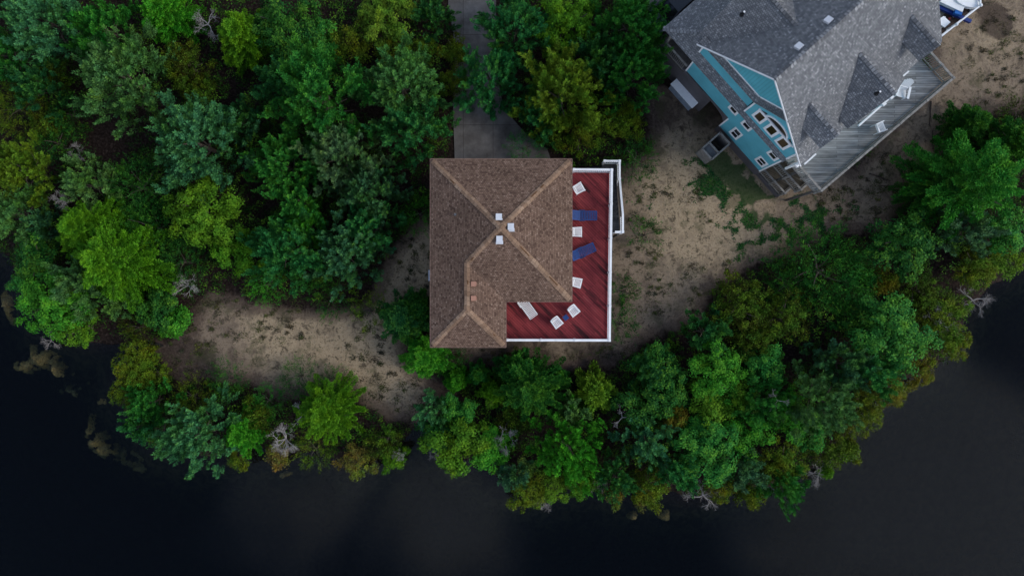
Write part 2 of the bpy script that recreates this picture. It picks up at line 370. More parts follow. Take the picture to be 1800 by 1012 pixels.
def dist_line(line, X, Y, closed=False):
    d = np.full(X.shape, 1e9); n = len(line)
    for i in range(n if closed else n-1):
        a, b = line[i], line[(i+1) % n]; ab = b-a
        t = np.clip(((X-a[0])*ab[0]+(Y-a[1])*ab[1])/(ab@ab+1e-9), 0, 1)
        d = np.minimum(d, np.hypot(X-a[0]-t*ab[0], Y-a[1]-t*ab[1]))
    return d
def sdist(poly, X, Y):
    d = dist_line(poly, X, Y, True)
    return np.where(inside(poly, X, Y), d, -d)
def land_d(X, Y):
    d = dist_line(SHORE, X, Y); return np.where(inside(_LAND, X, Y), d, -d)
def fnoise(X, Y, sc, seed, octv=4):
    """smooth value noise"""
    out = np.zeros(X.shape); amp = 1.0; tot = 0
    for o in range(octv):
        xs = X*sc*2**o + 17.3*seed; ys = Y*sc*2**o - 9.1*seed
        xi = np.floor(xs).astype(np.int64); yi = np.floor(ys).astype(np.int64); fx = xs-xi; fy = ys-yi
        fx = fx*fx*(3-2*fx); fy = fy*fy*(3-2*fy)
        def h(a, b):
            n = (a*374761393 + b*668265263 + (seed*7+o)*1442695041) & 0x7fffffff
            n = ((n ^ (n >> 13))*1274126177) & 0x7fffffff
            return ((n ^ (n >> 16)) & 0xffff)/65535.0
        v = (h(xi, yi)*(1-fx)+h(xi+1, yi)*fx)*(1-fy) + (h(xi, yi+1)*(1-fx)+h(xi+1, yi+1)*fx)*fy
        out += v*amp; tot += amp; amp *= .5
    return out/tot
def pxpoly(pts, z=0.0): return np.array([P(x, y, z)[:2] for x, y in pts])

SANDS = [pxpoly(p) for p in (
    [(690, 445), (740, 385), (800, 370), (800, 520), (724, 535), (704, 600), (730, 650), (800, 672), (800, 700), (745, 746), (690, 735), (640, 705), (600, 668), (540, 695), (490, 700), (440, 672), (370, 665), (320, 675), (285, 640), (262, 612), (336, 575), (345, 540), (372, 512), (440, 530), (560, 548), (640, 540), (670, 490)],
    [(1085, 300), (1150, 260), (1140, 150), (1250, 160), (1500, 300), (1640, 140), (1640, -80), (1900, -120), (1900, 100), (1800, 190), (1700, 200), (1640, 300), (1560, 400), (1480, 410), (1380, 440), (1250, 500), (1230, 560), (1130, 600), (1080, 640), (990, 655), (850, 640), (780, 640), (800, 600), (1000, 560)])]
GRASSP = [(pxpoly(p), k) for p, k in (
    ([(1225, 300), (1262, 280), (1330, 318), (1345, 345), (1300, 352), (1275, 345), (1240, 330)], 1.5),
    ([(1270, 345), (1400, 330), (1500, 350), (1480, 400), (1400, 430), (1330, 460), (1280, 430), (1285, 390)], .62),
    ([(1280, 395), (1330, 380), (1345, 430), (1300, 445)], .75),
    ([(1385, 335), (1470, 340), (1480, 375), (1400, 370)], .62),
    ([(1100, 330), (1130, 300), (1150, 360), (1115, 390)], .45), ([(1080, 500), (1110, 490), (1120, 560), (1090, 590)], .5), ([(610, 520), (670, 520), (680, 560), (620, 570)], .55))]
def grass_at(X, Y):
    g = np.zeros(X.shape)
    for s, k in GRASSP: g = np.maximum(g, k*np.clip(.55 + sdist(s, X, Y)/3.2, 0, 1))
    rd = np.abs(fnoise(X+Y*.3, Y-X*.3, .75, 21, 3)*2-1)
    return np.clip(g*1.7 - rd*2.5 - .1 + (fnoise(X, Y, 2.6, 4, 3)-.5)*.9, 0, 1)
DRIVE = [(783, -500), (868, -500), (872, 20), (872, 120), (885, 190), (925, 236), (962, 262), (975, 300), (800, 300), (796, 180), (800, 140), (797, 60), (788, 10)]
DRIVE2 = [(1060, -500), (1330, -500), (1330, 60), (1190, 130), (1150, 80), (1135, 20)]
_DP = pxpoly(DRIVE); _DP2 = pxpoly(DRIVE2)

def axis(lo, hi, step, far):
    core = list(np.arange(lo, hi+1e-6, step)); a = []; s = step; x = lo
    while x > -far: s *= 1.35; x -= s; a.append(x)
    b = []; s = step; x = core[-1]
    while x < far: s *= 1.35; x += s; b.append(x)
    return np.array(a[::-1]+core+b)
gx = axis(-40, 40, .2, 900); gy = axis(-24, 24, .2, 900)
GX, GY = np.meshgrid(gx, gy)
near = (np.abs(GX) < 60) & (np.abs(GY) < 45)
LD = land_d(GX, GY)
wig = (fnoise(GX, GY, .5, 3)-.5)*1.4
def ground_z(ld, X, Y):
    z = np.interp(ld, [-14, -7, -2.5, 0, 1.0, 2.2, 4, 9], [-4.5, -3.4, -1.7, -.64, -.30, -.10, 0, 0])
    return z + (fnoise(X, Y, 1.2, 5)-.5)*.07*np.clip(ld+1, 0, 1)
GZ = ground_z(LD+wig*.5, GX, GY)
sand = np.zeros(GX.shape)
for s in SANDS: sand = np.maximum(sand, np.clip(.5 + sdist(s, GX, GY)/2.0 + wig*.30, 0, 1))
grs = np.zeros(GX.shape)
grs = grass_at(GX, GY)
dpad = np.maximum(sdist(_DP, GX, GY), sdist(_DP2, GX, GY))
def lump(px, py, r):
    p = P(px, py, 0); return np.clip(1-np.hypot(GX-p.x, GY-p.y)/(r*CAM_H/FPX), 0, 1)
pale = lump(1250, 400, 190)*1.0 + lump(600, 610, 170)*1.0 + lump(480, 570, 120)*.8 + lump(1740, 60, 150)*.6 + lump(1200, 300, 120)*.5 + lump(690, 660, 90)*.5 + lump(730, 440, 110)*1.0 + lump(710, 520, 70)*.7 + lump(700, 640, 120)*.5
dark_patch = lump(900, 640, 110) + lump(1050, 650, 90) + lump(320, 645, 95)*1.2 + lump(780, 690, 60) + lump(1240, 190, 80)*.8 + lump(1150, 200, 60) + lump(1745, 30, 45)*1.2 + lump(1760, 50, 30) + lump(1600, 290, 80)*.4  # patches of darker brown ground, leaf litter among them
me = bpy.data.meshes.new("ground")
ny, nx = GX.shape
me.vertices.add(nx*ny); me.vertices.foreach_set("co", np.dstack([GX, GY, GZ]).astype(np.float32).ravel())
idx = np.arange(nx*ny).reshape(ny, nx)
q = np.dstack([idx[:-1, :-1], idx[:-1, 1:], idx[1:, 1:], idx[1:, :-1]]).reshape(-1, 4)
me.loops.add(q.size); me.loops.foreach_set("vertex_index", q.ravel().astype(np.int32))
me.polygons.add(len(q)); me.polygons.foreach_set("loop_start", np.arange(0, q.size, 4, dtype=np.int32))
me.update(); me.shade_smooth()
for nm, arr in (("sand", sand), ("grass", grs), ("pale", np.clip(pale, 0, 1)), ("dark_patch", np.clip(dark_patch, 0, 1)), ("under", np.clip(-(GZ-WATER_Z)/2.2, 0, 1))):
    at = me.attributes.new(nm, 'FLOAT', 'POINT'); at.data.foreach_set("value", arr.astype(np.float32).ravel())
def ground_mat():
    m, t, b, N = mat_new("ground")
    tc = N("ShaderNodeTexCoord")
    def noise(sc, det=6, ro=.6, dist=0.0):
        n = N("ShaderNodeTexNoise"); n.inputs["Scale"].default_value = sc; n.inputs["Detail"].default_value = det
        n.inputs["Roughness"].default_value = ro; n.inputs["Distortion"].default_value = dist
        t.links.new(tc.outputs["Object"], n.inputs["Vector"]); return n.outputs["Fac"]
    def attr(nm):
        a = N("ShaderNodeAttribute"); a.attribute_name = nm; return a.outputs["Fac"]
    def math(op, a, c, d=None):
        n = N("ShaderNodeMath", operation=op)
        for i, x in enumerate((a, c, d)):
            if x is None: continue
            if isinstance(x, (int, float)): n.inputs[i].default_value = x
            else: t.links.new(x, n.inputs[i])
        return n.outputs[0]
    def sstep(x, lo, hi):
        n = N("ShaderNodeMapRange", interpolation_type='SMOOTHSTEP'); n.inputs["From Min"].default_value = lo; n.inputs["From Max"].default_value = hi
        t.links.new(x, n.inputs["Value"]); return n.outputs[0]
    def mix(f, a, c):
        n = N("ShaderNodeMix", data_type='RGBA')
        t.links.new(f, n.inputs["Factor"])
        for s, x in (("A", a), ("B", c)):
            if isinstance(x, tuple): n.inputs[s].default_value = (*x, 1)
            else: t.links.new(x, n.inputs[s])
        return n.outputs["Result"]
    big, mid, fine, grit = noise(.35, 5), noise(1.6, 7, .65, .6), noise(6, 7, .7), noise(22, 5, .75)
    def rampc(f, stops):
        c = N("ShaderNodeValToRGB"); ramp(c, stops); t.links.new(f, c.inputs[0]); return c.outputs[0]
    litter = rampc(fine, [(.3, (.005, .0035, .003)), (.5, (.022, .014, .011)), (.62, (.045, .031, .025)), (.75, (.10, .075, .062))])
    sandc = rampc(fine, [(.28, (.11, .080, .056)), (.45, (.235, .173, .120)), (.6, (.315, .240, .168)), (.8, (.45, .365, .27))])
    paleS = rampc(fine, [(.28, (.16, .116, .072)), (.45, (.37, .275, .172)), (.6, (.475, .362, .232)), (.8, (.59, .485, .34))])
    sandc = mix(sstep(math('ADD', attr("pale"), math('MULTIPLY_ADD', mid, 1.0, -.5)), .15, .75), sandc, paleS)
    # dead weeds, twigs and leaf litter strewn over the sand
    weed = sstep(math('ADD', math('MULTIPLY', fine, .55), math('MULTIPLY', mid, .6)), .58, .68)
    sandc = mix(math('MULTIPLY', weed, .78), sandc, (.034, .026, .018))
    sandc = mix(math('MULTIPLY', sstep(grit, .62, .72), .55), sandc, (.045, .034, .026))
    sandc = mix(math('MULTIPLY', sstep(noise(9, 3, .6), .68, .74), .5), sandc, (.30, .27, .235))
    dm = sstep(math('ADD', attr("dark_patch"), math('MULTIPLY_ADD', mid, 1.1, -.55)), .25, .65)
    sandc = mix(math('MULTIPLY', dm, .8), sandc, mix(sstep(grit, .4, .65), (.020, .012, .010), (.085, .060, .050)))
    lit = sstep(math('ADD', math('MULTIPLY', noise(.9, 7, .68, .4), .75), math('MULTIPLY', fine, .35)), .53, .66)
    sandc = mix(math('MULTIPLY', math('MULTIPLY', lit, math('SUBTRACT', 1.0, math('MULTIPLY', attr("pale"), .55))), .62), sandc, rampc(fine, [(.3, (.030, .021, .016)), (.55, (.10, .074, .056)), (.75, (.20, .155, .12))]))
    edge = sstep(math('ADD', attr("sand"), math('MULTIPLY_ADD', mid, 1.2, -.6)), 1.02, .66)
    sandc = mix(math('MULTIPLY', edge, .72), sandc, rampc(fine, [(.3, (.022, .014, .012)), (.55, (.085, .058, .048)), (.75, (.17, .13, .11))]))
    greenish = sstep(math('ADD', noise(.55, 6, .7), math('MULTIPLY', fine, .35)), .70, .82)
    sandc = mix(math('MULTIPLY', greenish, .5), sandc, (.055, .058, .024))
    sm = sstep(math('ADD', attr("sand"), math('MULTIPLY_ADD', mid, .7, -.35)), .30, .62)
    c = mix(sm, litter, sandc)
    gm = math('MULTIPLY', sstep(math('ADD', math('ADD', attr("grass"), math('MULTIPLY_ADD', fine, 1.0, -.5)), math('MULTIPLY_ADD', grit, .8, -.4)), .28, .72), .85)
    c = mix(gm, c, rampc(grit, [(.3, (.010, .028, .008)), (.55, (.020, .060, .014)), (.75, (.065, .095, .035))]))
    c = mix(sstep(attr("under"), .0, .35), c, mix(sstep(mid, .4, .62), (.020, .022, .012), (.10, .085, .04)))
    t.links.new(c, b.inputs["Base Color"])
    bp = N("ShaderNodeBump"); bp.inputs["Strength"].default_value = .7; bp.inputs["Distance"].default_value = .08
    t.links.new(math('ADD', fine, math('MULTIPLY', grit, .5)), bp.inputs["Height"]); t.links.new(bp.outputs[0], b.inputs["Normal"])
    b.inputs["Roughness"].default_value = .95; b.inputs["Specular IOR Level"].default_value = .1
    return m
me.materials.append(ground_mat())
go = bpy.data.objects.new("ground", me); COL.objects.link(go); tag(go, kind='structure')

# water: a thin reflecting surface over a body that swallows light
def water_mat():
    m = bpy.data.materials.new("water"); m.use_nodes = True; t = m.node_tree; t.nodes.clear()
    N = t.nodes.new
    out = N("ShaderNodeOutputMaterial"); mx = N("ShaderNodeMixShader"); tr = N("ShaderNodeBsdfTransparent"); gl = N("ShaderNodeBsdfGlossy")
    gl.inputs["Roughness"].default_value = .06; fr = N("ShaderNodeFresnel"); fr.inputs["IOR"].default_value = 1.33
    tc = N("ShaderNodeTexCoord"); n1 = N("ShaderNodeTexNoise"); n1.inputs["Scale"].default_value = .8; n1.inputs["Detail"].default_value = 1
    bp = N("ShaderNodeBump"); bp.inputs["Strength"].default_value = .02; bp.inputs["Distance"].default_value = .05
    t.links.new(tc.outputs["Object"], n1.inputs["Vector"]); t.links.new(n1.outputs["Fac"], bp.inputs["Height"]); t.links.new(bp.outputs[0], gl.inputs["Normal"])
    t.links.new(fr.outputs[0], mx.inputs[0]); t.links.new(tr.outputs[0], mx.inputs[1]); t.links.new(gl.outputs[0], mx.inputs[2])
    t.links.new(mx.outputs[0], out.inputs["Surface"])
    va = N("ShaderNodeVolumeAbsorption"); va.inputs["Color"].default_value = (.42, .52, .50, 1); va.inputs["Density"].default_value = 2.0
    t.links.new(va.outputs[0], out.inputs["Volume"])
    return m
wb = MB(); wb.prism([(-880, -880), (880, -880), (880, 880), (-880, 880)], -9.0, WATER_Z)
wobj = wb.build("water", water_mat()); tag(wobj, kind='structure')

def concrete_mat():
    m, t, b, N = mat_new("concrete")
    tc = N("ShaderNodeTexCoord"); a = N("ShaderNodeTexNoise"); a.inputs["Scale"].default_value = .8; a.inputs["Detail"].default_value = 9; a.inputs["Roughness"].default_value = .7
    t.links.new(tc.outputs["Object"], a.inputs["Vector"])
    cr = N("ShaderNodeValToRGB"); ramp(cr, [(.28, (.085, .075, .069)), (.5, (.155, .142, .133)), (.68, (.215, .20, .188))]); t.links.new(a.outputs["Fac"], cr.inputs[0])
    br = N("ShaderNodeTexBrick"); br.offset = 0; br.inputs["Scale"].default_value = 1; br.inputs["Brick Width"].default_value = 2.05; br.inputs["Row Height"].default_value = 3.1; br.inputs["Mortar Size"].default_value = .02
    br.inputs["Color1"].default_value = (1, 1, 1, 1); br.inputs["Color2"].default_value = (.86, .86, .86, 1); br.inputs["Mortar"].default_value = (.55, .52, .50, 1)
    mp = N("ShaderNodeMapping"); mp.inputs["Location"].default_value = (3.35, -1.9, 0); t.links.new(tc.outputs["Object"], mp.inputs["Vector"]); t.links.new(mp.outputs[0], br.inputs["Vector"])
    mx = N("ShaderNodeMix", data_type='RGBA', blend_type='MULTIPLY'); mx.inputs["Factor"].default_value = 1
    t.links.new(cr.outputs[0], mx.inputs["A"]); t.links.new(br.outputs["Color"], mx.inputs["B"])
    t.links.new(mx.outputs["Result"], b.inputs["Base Color"]); b.inputs["Roughness"].default_value = .9; b.inputs["Specular IOR Level"].default_value = .15
    return m
M['concrete'] = concrete_mat()
for nm, pts in (("driveway", DRIVE), ("neighbour_driveway", DRIVE2)):
    mb = MB(); mb.prism([P(x, y, .06) for x, y in pts], -.25, .062, False); tag(mb.build(nm, M['concrete']), kind='structure')

# ------------------------------------------------------------------ the brown roofed house
EZ = 5.8                                             # eave height
E = {k: P(*p, EZ) for k, p in dict(nw=(757, 279), ne=(1006, 280), se=(1005, 530), iy=(890, 530), ws=(889, 610), sw=(756, 610)).items()}
x0 = (E['nw'].x+E['sw'].x)/2; x1 = (E['ne'].x+E['se'].x)/2; xi = (E['iy'].x+E['ws'].x)/2
yt = (E['nw'].y+E['ne'].y)/2; ym = (E['se'].y+E['iy'].y)/2; yb = (E['ws'].y+E['sw'].y)/2
SLP = .46
def rz(d): return EZ + SLP*d
side = min(x1-x0, yt-ym)/2
cx, cy = (x0+x1)/2, (yt+ym)/2; ap = Vector((cx, cy, rz(side)))
hw = (xi-x0)/2; rx = x0+hw; ry1 = yb+hw              # ridge of the wing
ry0 = ym + hw                                        # where the wing ridge meets the main hip
J = Vector((rx, ry0, rz(hw))); K = Vector((rx, ry1, rz(hw)))
c = dict(nw=Vector((x0, yt, EZ)), ne=Vector((x1, yt, EZ)), se=Vector((x1, ym, EZ)), iy=Vector((xi, ym, EZ)), ws=Vector((xi, yb, EZ)), sw=Vector((x0, yb, EZ)))
house = empty("brown_roofed_house", (cx, cy, 0), "house with a brown shingled hip roof beside the red deck", "house")
rf = MB()
rf.poly([c['nw'], ap, c['ne']][::-1]); rf.poly([c['ne'], ap, c['se']][::-1]); rf.poly([c['se'], ap, J, c['iy']][::-1])
rf.poly([c['iy'], J, K, c['ws']][::-1]); rf.poly([c['ws'], K, c['sw']][::-1]); rf.poly([c['sw'], K, J, ap, c['nw']][::-1])
ro = rf.build("roof", M['brown_shingle'], house)
def caps(mb, a, b, wd=.30, ln=.28, lift=.03, slope=.46, gaps=()):
    """overlapping bent cap shingles along a hip or ridge"""
    a, b = Vector(a), Vector(b); d = b-a; L = d.length; d.normalize(); s = d.cross(Vector((0, 0, 1))).normalized(); up = s.cross(d).normalized()
    n = int(L/ln)
    for i in range(n):
        t0, t1 = i*L/n, (i+1)*L/n
        if any(g0 < (t0+t1)/2/L < g1 for g0, g1 in gaps): continue
        jit = random.uniform(-.008, .008); w2 = wd/2 + random.uniform(-.012, .012); l0 = lift+.016; l1 = lift+.004
        p = lambda t, k, l: a + d*t + s*(k*w2+jit) + up*(l - abs(k)*w2*slope*.62)
        mb.poly([p(t0, 0, l0), p(t1+.03, 0, l1), p(t1+.03, 1, l1), p(t0, 1, l0)], udir=d, flip=True)
        mb.poly([p(t0, -1, l0), p(t1+.03, -1, l1), p(t1+.03, 0, l1), p(t0, 0, l0)], udir=d, flip=True)
        mb.poly([p(t0, -1, l0), p(t0, 0, l0), p(t0, 0, l0-.02), p(t0, -1, l0-.02)], udir=s)
        mb.poly([p(t0, 0, l0), p(t0, 1, l0), p(t0, 1, l0-.02), p(t0, 0, l0-.02)], udir=s)
GAPS = {0: ((.30, .36),), 1: ((.40, .44), (.50, .57)), 2: ((.22, .34), (.62, .74)), 3: ((.10, .18),), 4: ((.55, .63),), 6: ((.3, .34),)}
for i, (a, b) in enumerate(((c['nw'], ap), (c['ne'], ap), (c['se'], ap), (J, ap), (K, J), (c['sw'], K), (c['ws'], K))):
    a_in = a + (b-a).normalized()*(.20 if a.z < EZ+.01 else 0); mb = MB(); caps(mb, a_in, b, wd=.33); mb.build("ridge_cap", M['brown_cap'], house)
    for g0, g1 in GAPS.get(i, ()):
        d = (b-a); s = d.cross(Vector((0, 0, 1))).normalized(); fb = MB(); fb.beam(a+d*g0+Vector((0, 0, .040))+s*.05, a+d*g1+Vector((0, 0, .040))+s*.05, .06, .03)
        fb.build("bare_strip", M['bare_felt'], house)
fa = MB()
ring = [c['nw'], c['sw'], c['ws'], c['iy'], c['se'], c['ne']]
for i in range(6):
    a, b = ring[i], ring[(i+1) % 6]; d = (b-a).normalized(); o = d.cross(Vector((0, 0, -1)))
    o = o*-1 if (a+o*.1 - Vector((cx-.5, cy-.8, EZ))).length < (a - Vector((cx-.5, cy-.8, EZ))).length else o
    fa.beam(a+o*.015-Vector((0, 0, .085)), b+o*.015-Vector((0, 0, .085)), .03, .18)
fa.build("fascia", M['brown_trim'], house)
ov = .45
wl = MB(); wl.prism([(x0+ov, yt-ov), (x1-ov, yt-ov), (x1-ov, ym+ov), (xi-ov, ym+ov), (xi-ov, yb+ov), (x0+ov, yb+ov)], 0, EZ-.02); wl.build("wall", M['brown_wall'], house)
sf = MB(); sf.prism([(x0, yt), (x1, yt), (x1, ym), (xi, ym), (xi, yb), (x0, yb)], EZ-.14, EZ-.09); sf.build("soffit", M['brown_trim'], house)
def roof_z(x, y):
    d = min(x-x0, x1-x, yt-y, y-ym); d2 = min(x-x0, xi-x, y-yb) if x < xi else -9
    return rz(max(d, d2))
for px, py in ((877, 382), (898, 399), (878, 421)):
    p = P(px, py, 7.6); z = roof_z(p.x, p.y); mb = MB(); mb.box((p.x, p.y, z+.10), (.32, .32, .16)); mb.box((p.x, p.y+.02, z+.19), (.36, .38, .03)); mb.box((p.x, p.y-.16, z+.03), (.42, .2, .05))
    mb.build("roof_vent", M['vent_white'], house, bevel=.012)
for px, py in ((834, 499), (834, 524)):
    p = P(px, py, 6.6); z = roof_z(p.x, p.y); mb = MB(); mb.box((p.x, p.y, z+.07), (.24, .24, .18)); mb.box((p.x-.05, p.y, z+.17), (.30, .29, .03)); mb.build("roof_vent", M['vent_tan'], house, bevel=.01)
p = P(800, 377, 6.6); z = roof_z(p.x, p.y); mb = MB(); mb.tube((p.x, p.y, z-.1), (p.x, p.y, z+.05), .10, .075, 14); mb.tube((p.x, p.y, z), (p.x, p.y, z+.28), .045, .045, 12); mb.build("vent_pipe", M['lead'], house)
# windows and garage door on the walls under the eaves
def wall_window(px_, py_, zc, wx, hz, ax, nrm, parent, frame=M['white_paint'], glass=M['glass']):
    c0 = Vector((px_, py_, zc)); A = Vector(ax).normalized(); Nn = Vector(nrm).normalized()
    f = MB()
    f.box(c0+Nn*.03+A*(wx/2+.05), (.10, .06, hz+.2), A); f.box(c0+Nn*.03-A*(wx/2+.05), (.10, .06, hz+.2), A)
    f.box(c0+Nn*.03+Vector((0, 0, hz/2+.05)), (wx, .06, .10), A); f.box(c0+Nn*.04-Vector((0, 0, hz/2+.05)), (wx, .09, .10), A)
    f.box(c0+Nn*.025, (wx, .03, .05), A)
    fo = f.build("window", frame, parent)
    g = MB(); g.box(c0+Nn*.012, (wx, .02, hz), A); g.build("pane", glass, fo)
    return fo
for yy in (yt-2.4, yt-5.6, yb+2.2): wall_window(x0+ov, yy, 4.3, 1.0, 1.2, (0, 1, 0), (-1, 0, 0), house)
for xx in (cx-2.2, cx+2.2): wall_window(xx, yt-ov, 4.3, 1.0, 1.2, (1, 0, 0), (0, 1, 0), house)
for yy in (cy+2.2, cy-1.8): wall_window(x1-ov, yy, 4.2, 1.7, 1.9, (0, 1, 0), (1, 0, 0), house)
gd = MB(); gd.box((cx, yt-ov+.03, 1.15), (3.2, .07, 2.3)); gd.build("garage_door", M['white_paint'], house)
# air conditioner standing by the west wall
p = P(756.5, 484, .7); ac = empty("air_conditioner", (p.x+.18, p.y, 0), "white outdoor air conditioner half under the brown roof's edge", "air conditioner")
mb = MB(); mb.box((p.x+.18, p.y, .42), (.62, .72, .72)); mb.build("casing", M['vent_white'], ac, bevel=.06)
mb = MB(); mb.tube((p.x+.2, p.y, .785), (p.x+.2, p.y, .80), .24, .24, 20); mb.build("fan_grille", M['black_pipe'], ac)
mb = MB(); mb.box((p.x+.18, p.y, .04), (.8, .85, .10)); mb.build("pad", M['concrete'], ac)

# ------------------------------------------------------------------ red deck, its railing, the grey stair
DZ = 3.0; RT = 1.0
dk = empty("red_wooden_deck", P(1040, 450, 0), "raised deck of dark red boards with a white railing", "deck")
dpts = [P(x, y, DZ) for x, y in ((1007, 299.5), (1073, 299.5), (1070, 597), (889, 596))]
ex, ey = dpts[1].x, dpts[0].y; by = dpts[2].y; bxl = xi - .42
deckp = [(x1-.44, ey), (ex, ey), (dpts[2].x, by), (bxl, by+.02), (bxl, ym+.44), (x1-.44, ym+.44)]
mb = MB(); mb.prism(deckp, DZ-.16, DZ); mb.build("floor", M['red_deck'], dk)
post = MB()
def rail_run(parent, a, b, zt, zb, mat, cap_w=.15, bal=True, step=.125, balmat=None, name="railing", posts=2.2, post_w=.12, post_up=.03, first=False):
    """a rail: cap board, lower rail, balusters, posts - parts of the deck"""
    a, b = Vector(a), Vector(b); d = b-a; L = d.length; dn = d.normalized()
    f = MB(); za = (a.z+zt if True else 0); A1 = Vector((a.x, a.y, a.z+zt)); B1 = Vector((b.x, b.y, b.z+zt))
    t0 = dn*(cap_w/2+.002)*(-1 if first else 1); A1 = A1+t0; B1 = B1+dn*cap_w/2
    f.beam(A1, B1, cap_w, .04)
    f.beam(A1-Vector((0, 0, .055)), B1-Vector((0, 0, .055)), .045, .09)
    r = f.build(name, mat, parent)
    if bal:
        g = MB(); n = int(L/step); g.beam(Vector((a.x, a.y, a.z+zb))+dn*.05, Vector((b.x, b.y, b.z+zb))-dn*.05, .045, .08)
        for i in range(1, n):
            p_ = a + d*(i/n); g.box((p_.x, p_.y, p_.z+(zt-.1+zb)/2), (.035, .035, zt-.12-zb), dn)
        g.build("balusters", balmat or mat, r)
    if posts:
        n = max(1, round(L/posts))
        for i in range(0 if first else 1, n+1):
            p_ = a + d*(i/n); g = MB(); g.box((p_.x, p_.y, p_.z+(zt+post_up)/2-.06), (post_w, post_w, zt+post_up+.12), dn); g.box((p_.x, p_.y, p_.z+zt+post_up+.012), (post_w+.035, post_w+.035, .025), dn); g.build("rail_post", mat, r)
    return r
rl = [P(x, y, DZ+RT) for x, y in ((1009, 298), (1075.5, 298.5), (1071.5, 598), (892, 597.5))]
rl = [Vector((p.x, p.y, DZ)) for p in rl]
rail_run(dk, rl[0], rl[1], RT, .1, M['white_paint'], .145, first=True)
rail_run(dk, rl[1], rl[2], RT, .1, M['white_paint'], .145)
rail_run(dk, rl[2], rl[3], RT, .1, M['white_paint'], .145)
for px, py in ((1072, 302), (1071, 450), (1069, 594), (980, 594), (900, 594)):
    p = P(px, py, DZ); mb = MB(); mb.box((p.x-.1, p.y, (DZ-.17)/2), (.15, .15, DZ-.17)); mb.build("support_post", M['dark_wood'], dk)
mb = MB(); mb.beam((ex-.03, ey, DZ-.29), (dpts[2].x-.03, by, DZ-.29), .05, .24); mb.beam((bxl, by+.05, DZ-.29), (dpts[2].x, by+.05, DZ-.29), .05, .24); mb.build("joist", M['dark_wood'], dk)

st = empty("outdoor_stair", P(1084, 340, 0), "dark grey stair with a white handrail running down beside the red deck", "stair")
LZ = 1.7                                            # lower landing
sx0 = rl[1].x + .12; sx1 = P(1095.5, 395, DZ+RT).x - .08
ytop = P(1080, 409, DZ).y; ytl = P(1080, 387, DZ).y; ybl = P(1080, 318, LZ).y; yend = P(1080, 289, LZ).y
mb = MB(); mb.prism([(sx0-.06, ytop), (sx1, ytop), (sx1, ytl), (sx0-.06, ytl)], DZ-.12, DZ-.02); mb.build("landing", M['stair_grey'], st)
nst = 8
for i in range(nst):
    f0, f1 = i/nst, (i+1)/nst; y0_, y1_ = ytl+(ybl-ytl)*f0, ytl+(ybl-ytl)*f1; zz = DZ-.02-(DZ-LZ)*(i+1)/(nst+1)
    mb = MB(); mb.box(((sx0+sx1)/2-.02, (y0_+y1_)/2, zz-.02), (sx1-sx0-.06, abs(y1_-y0_)+.03, .04)); mb.box(((sx0+sx1)/2-.02, y0_+.01, zz+.05), (sx1-sx0-.06, .02, .10)); mb.build("step", M['stair_grey'], st)
lx = P(1058, 300, LZ).x
mb = MB(); mb.prism([(lx, ybl+.02), (sx1, ybl+.02), (sx1, yend), (lx, yend)], LZ-.12, LZ-.02); mb.build("landing", M['stair_grey'], st)
mb = MB(); mb.beam((sx0-.02, ytl, DZ-.2), (sx0-.02, ybl, LZ-.1), .05, .28); mb.beam((sx1+.0, ytl, DZ-.2), (sx1+.0, ybl, LZ-.1), .05, .28); mb.build("stringer", M['dark_wood'], st)
hx = sx1+.06
rail_run(st, (sx0+.02, ytop-.03, DZ), (hx, ytop-.03, DZ), 1.0, .12, M['white_paint'], .125, posts=1.2)
rail_run(st, (hx, ytop-.03, DZ), (hx, ytl+.25, DZ), 1.0, .12, M['white_paint'], .125, posts=0)
rail_run(st, (hx, ytl+.25, DZ), (hx, ybl, LZ), 1.0, .12, M['white_paint'], .125, bal=True, balmat=M['dark_wood'], posts=3)
rail_run(st, (hx, ybl, LZ), (hx, yend+.04, LZ), 1.0, .12, M['white_paint'], .125, posts=1.2)
rail_run(st, (hx, yend+.04, LZ), (lx+.05, yend+.04, LZ), 1.0, .12, M['white_paint'], .125, posts=1.3)
for px_, py_, zt_ in ((sx1-.08, ytop-.1, DZ-.12), (sx0+.05, ytop-.1, DZ-.12), (sx1-.08, yend-.1, LZ-.12), (lx+.1, yend-.1, LZ-.12)):
    mb = MB(); mb.box((px_, py_, zt_/2), (.11, .11, zt_)); mb.build("support_post", M['dark_wood'], st)
for i in range(8):
    z1 = LZ-.12-(i+1)*.19; mb = MB(); mb.box((lx-.14-.27*i, yend-.55, z1), (.28, 1.0, .04))
    if lx-.3-.27*i > x1: mb.build("step", M['stair_grey'], st)

# ------------------------------------------------------------------ the teal house (own axes: a along its ridge, b across it, origin at the foot of its south corner)
TU = Vector((.747, .665, 0)).normalized(); TV = Vector((.665, -.747, 0)).normalized()
TO = P(1335, 302, 1.0); TO.z = 0
def T(a, b, z): return TO + TU*a + TV*b + Vector((0, 0, z))
th = empty("teal_house", T(5, -4.2, 0), "teal sided house with grey shingled gable roofs and three roof gablets", "house")
RZ, RB, RS, RA, REND = 11.9, -4.25, .93, -.40, 10.55
def mz(b): return RZ - RS*abs(b-RB)
EB, WB = .62, -8.62                                  # eaves of the main roof
AEND = 13.0
mb = MB()
def rslab(pts, th_=.12): mb.slab([T(*p) for p in pts], th_)
# main roof, south-east slope
rslab([(RA, RB, RZ), (REND, RB, RZ), (REND, EB, mz(EB)), (RA, EB, mz(EB))])
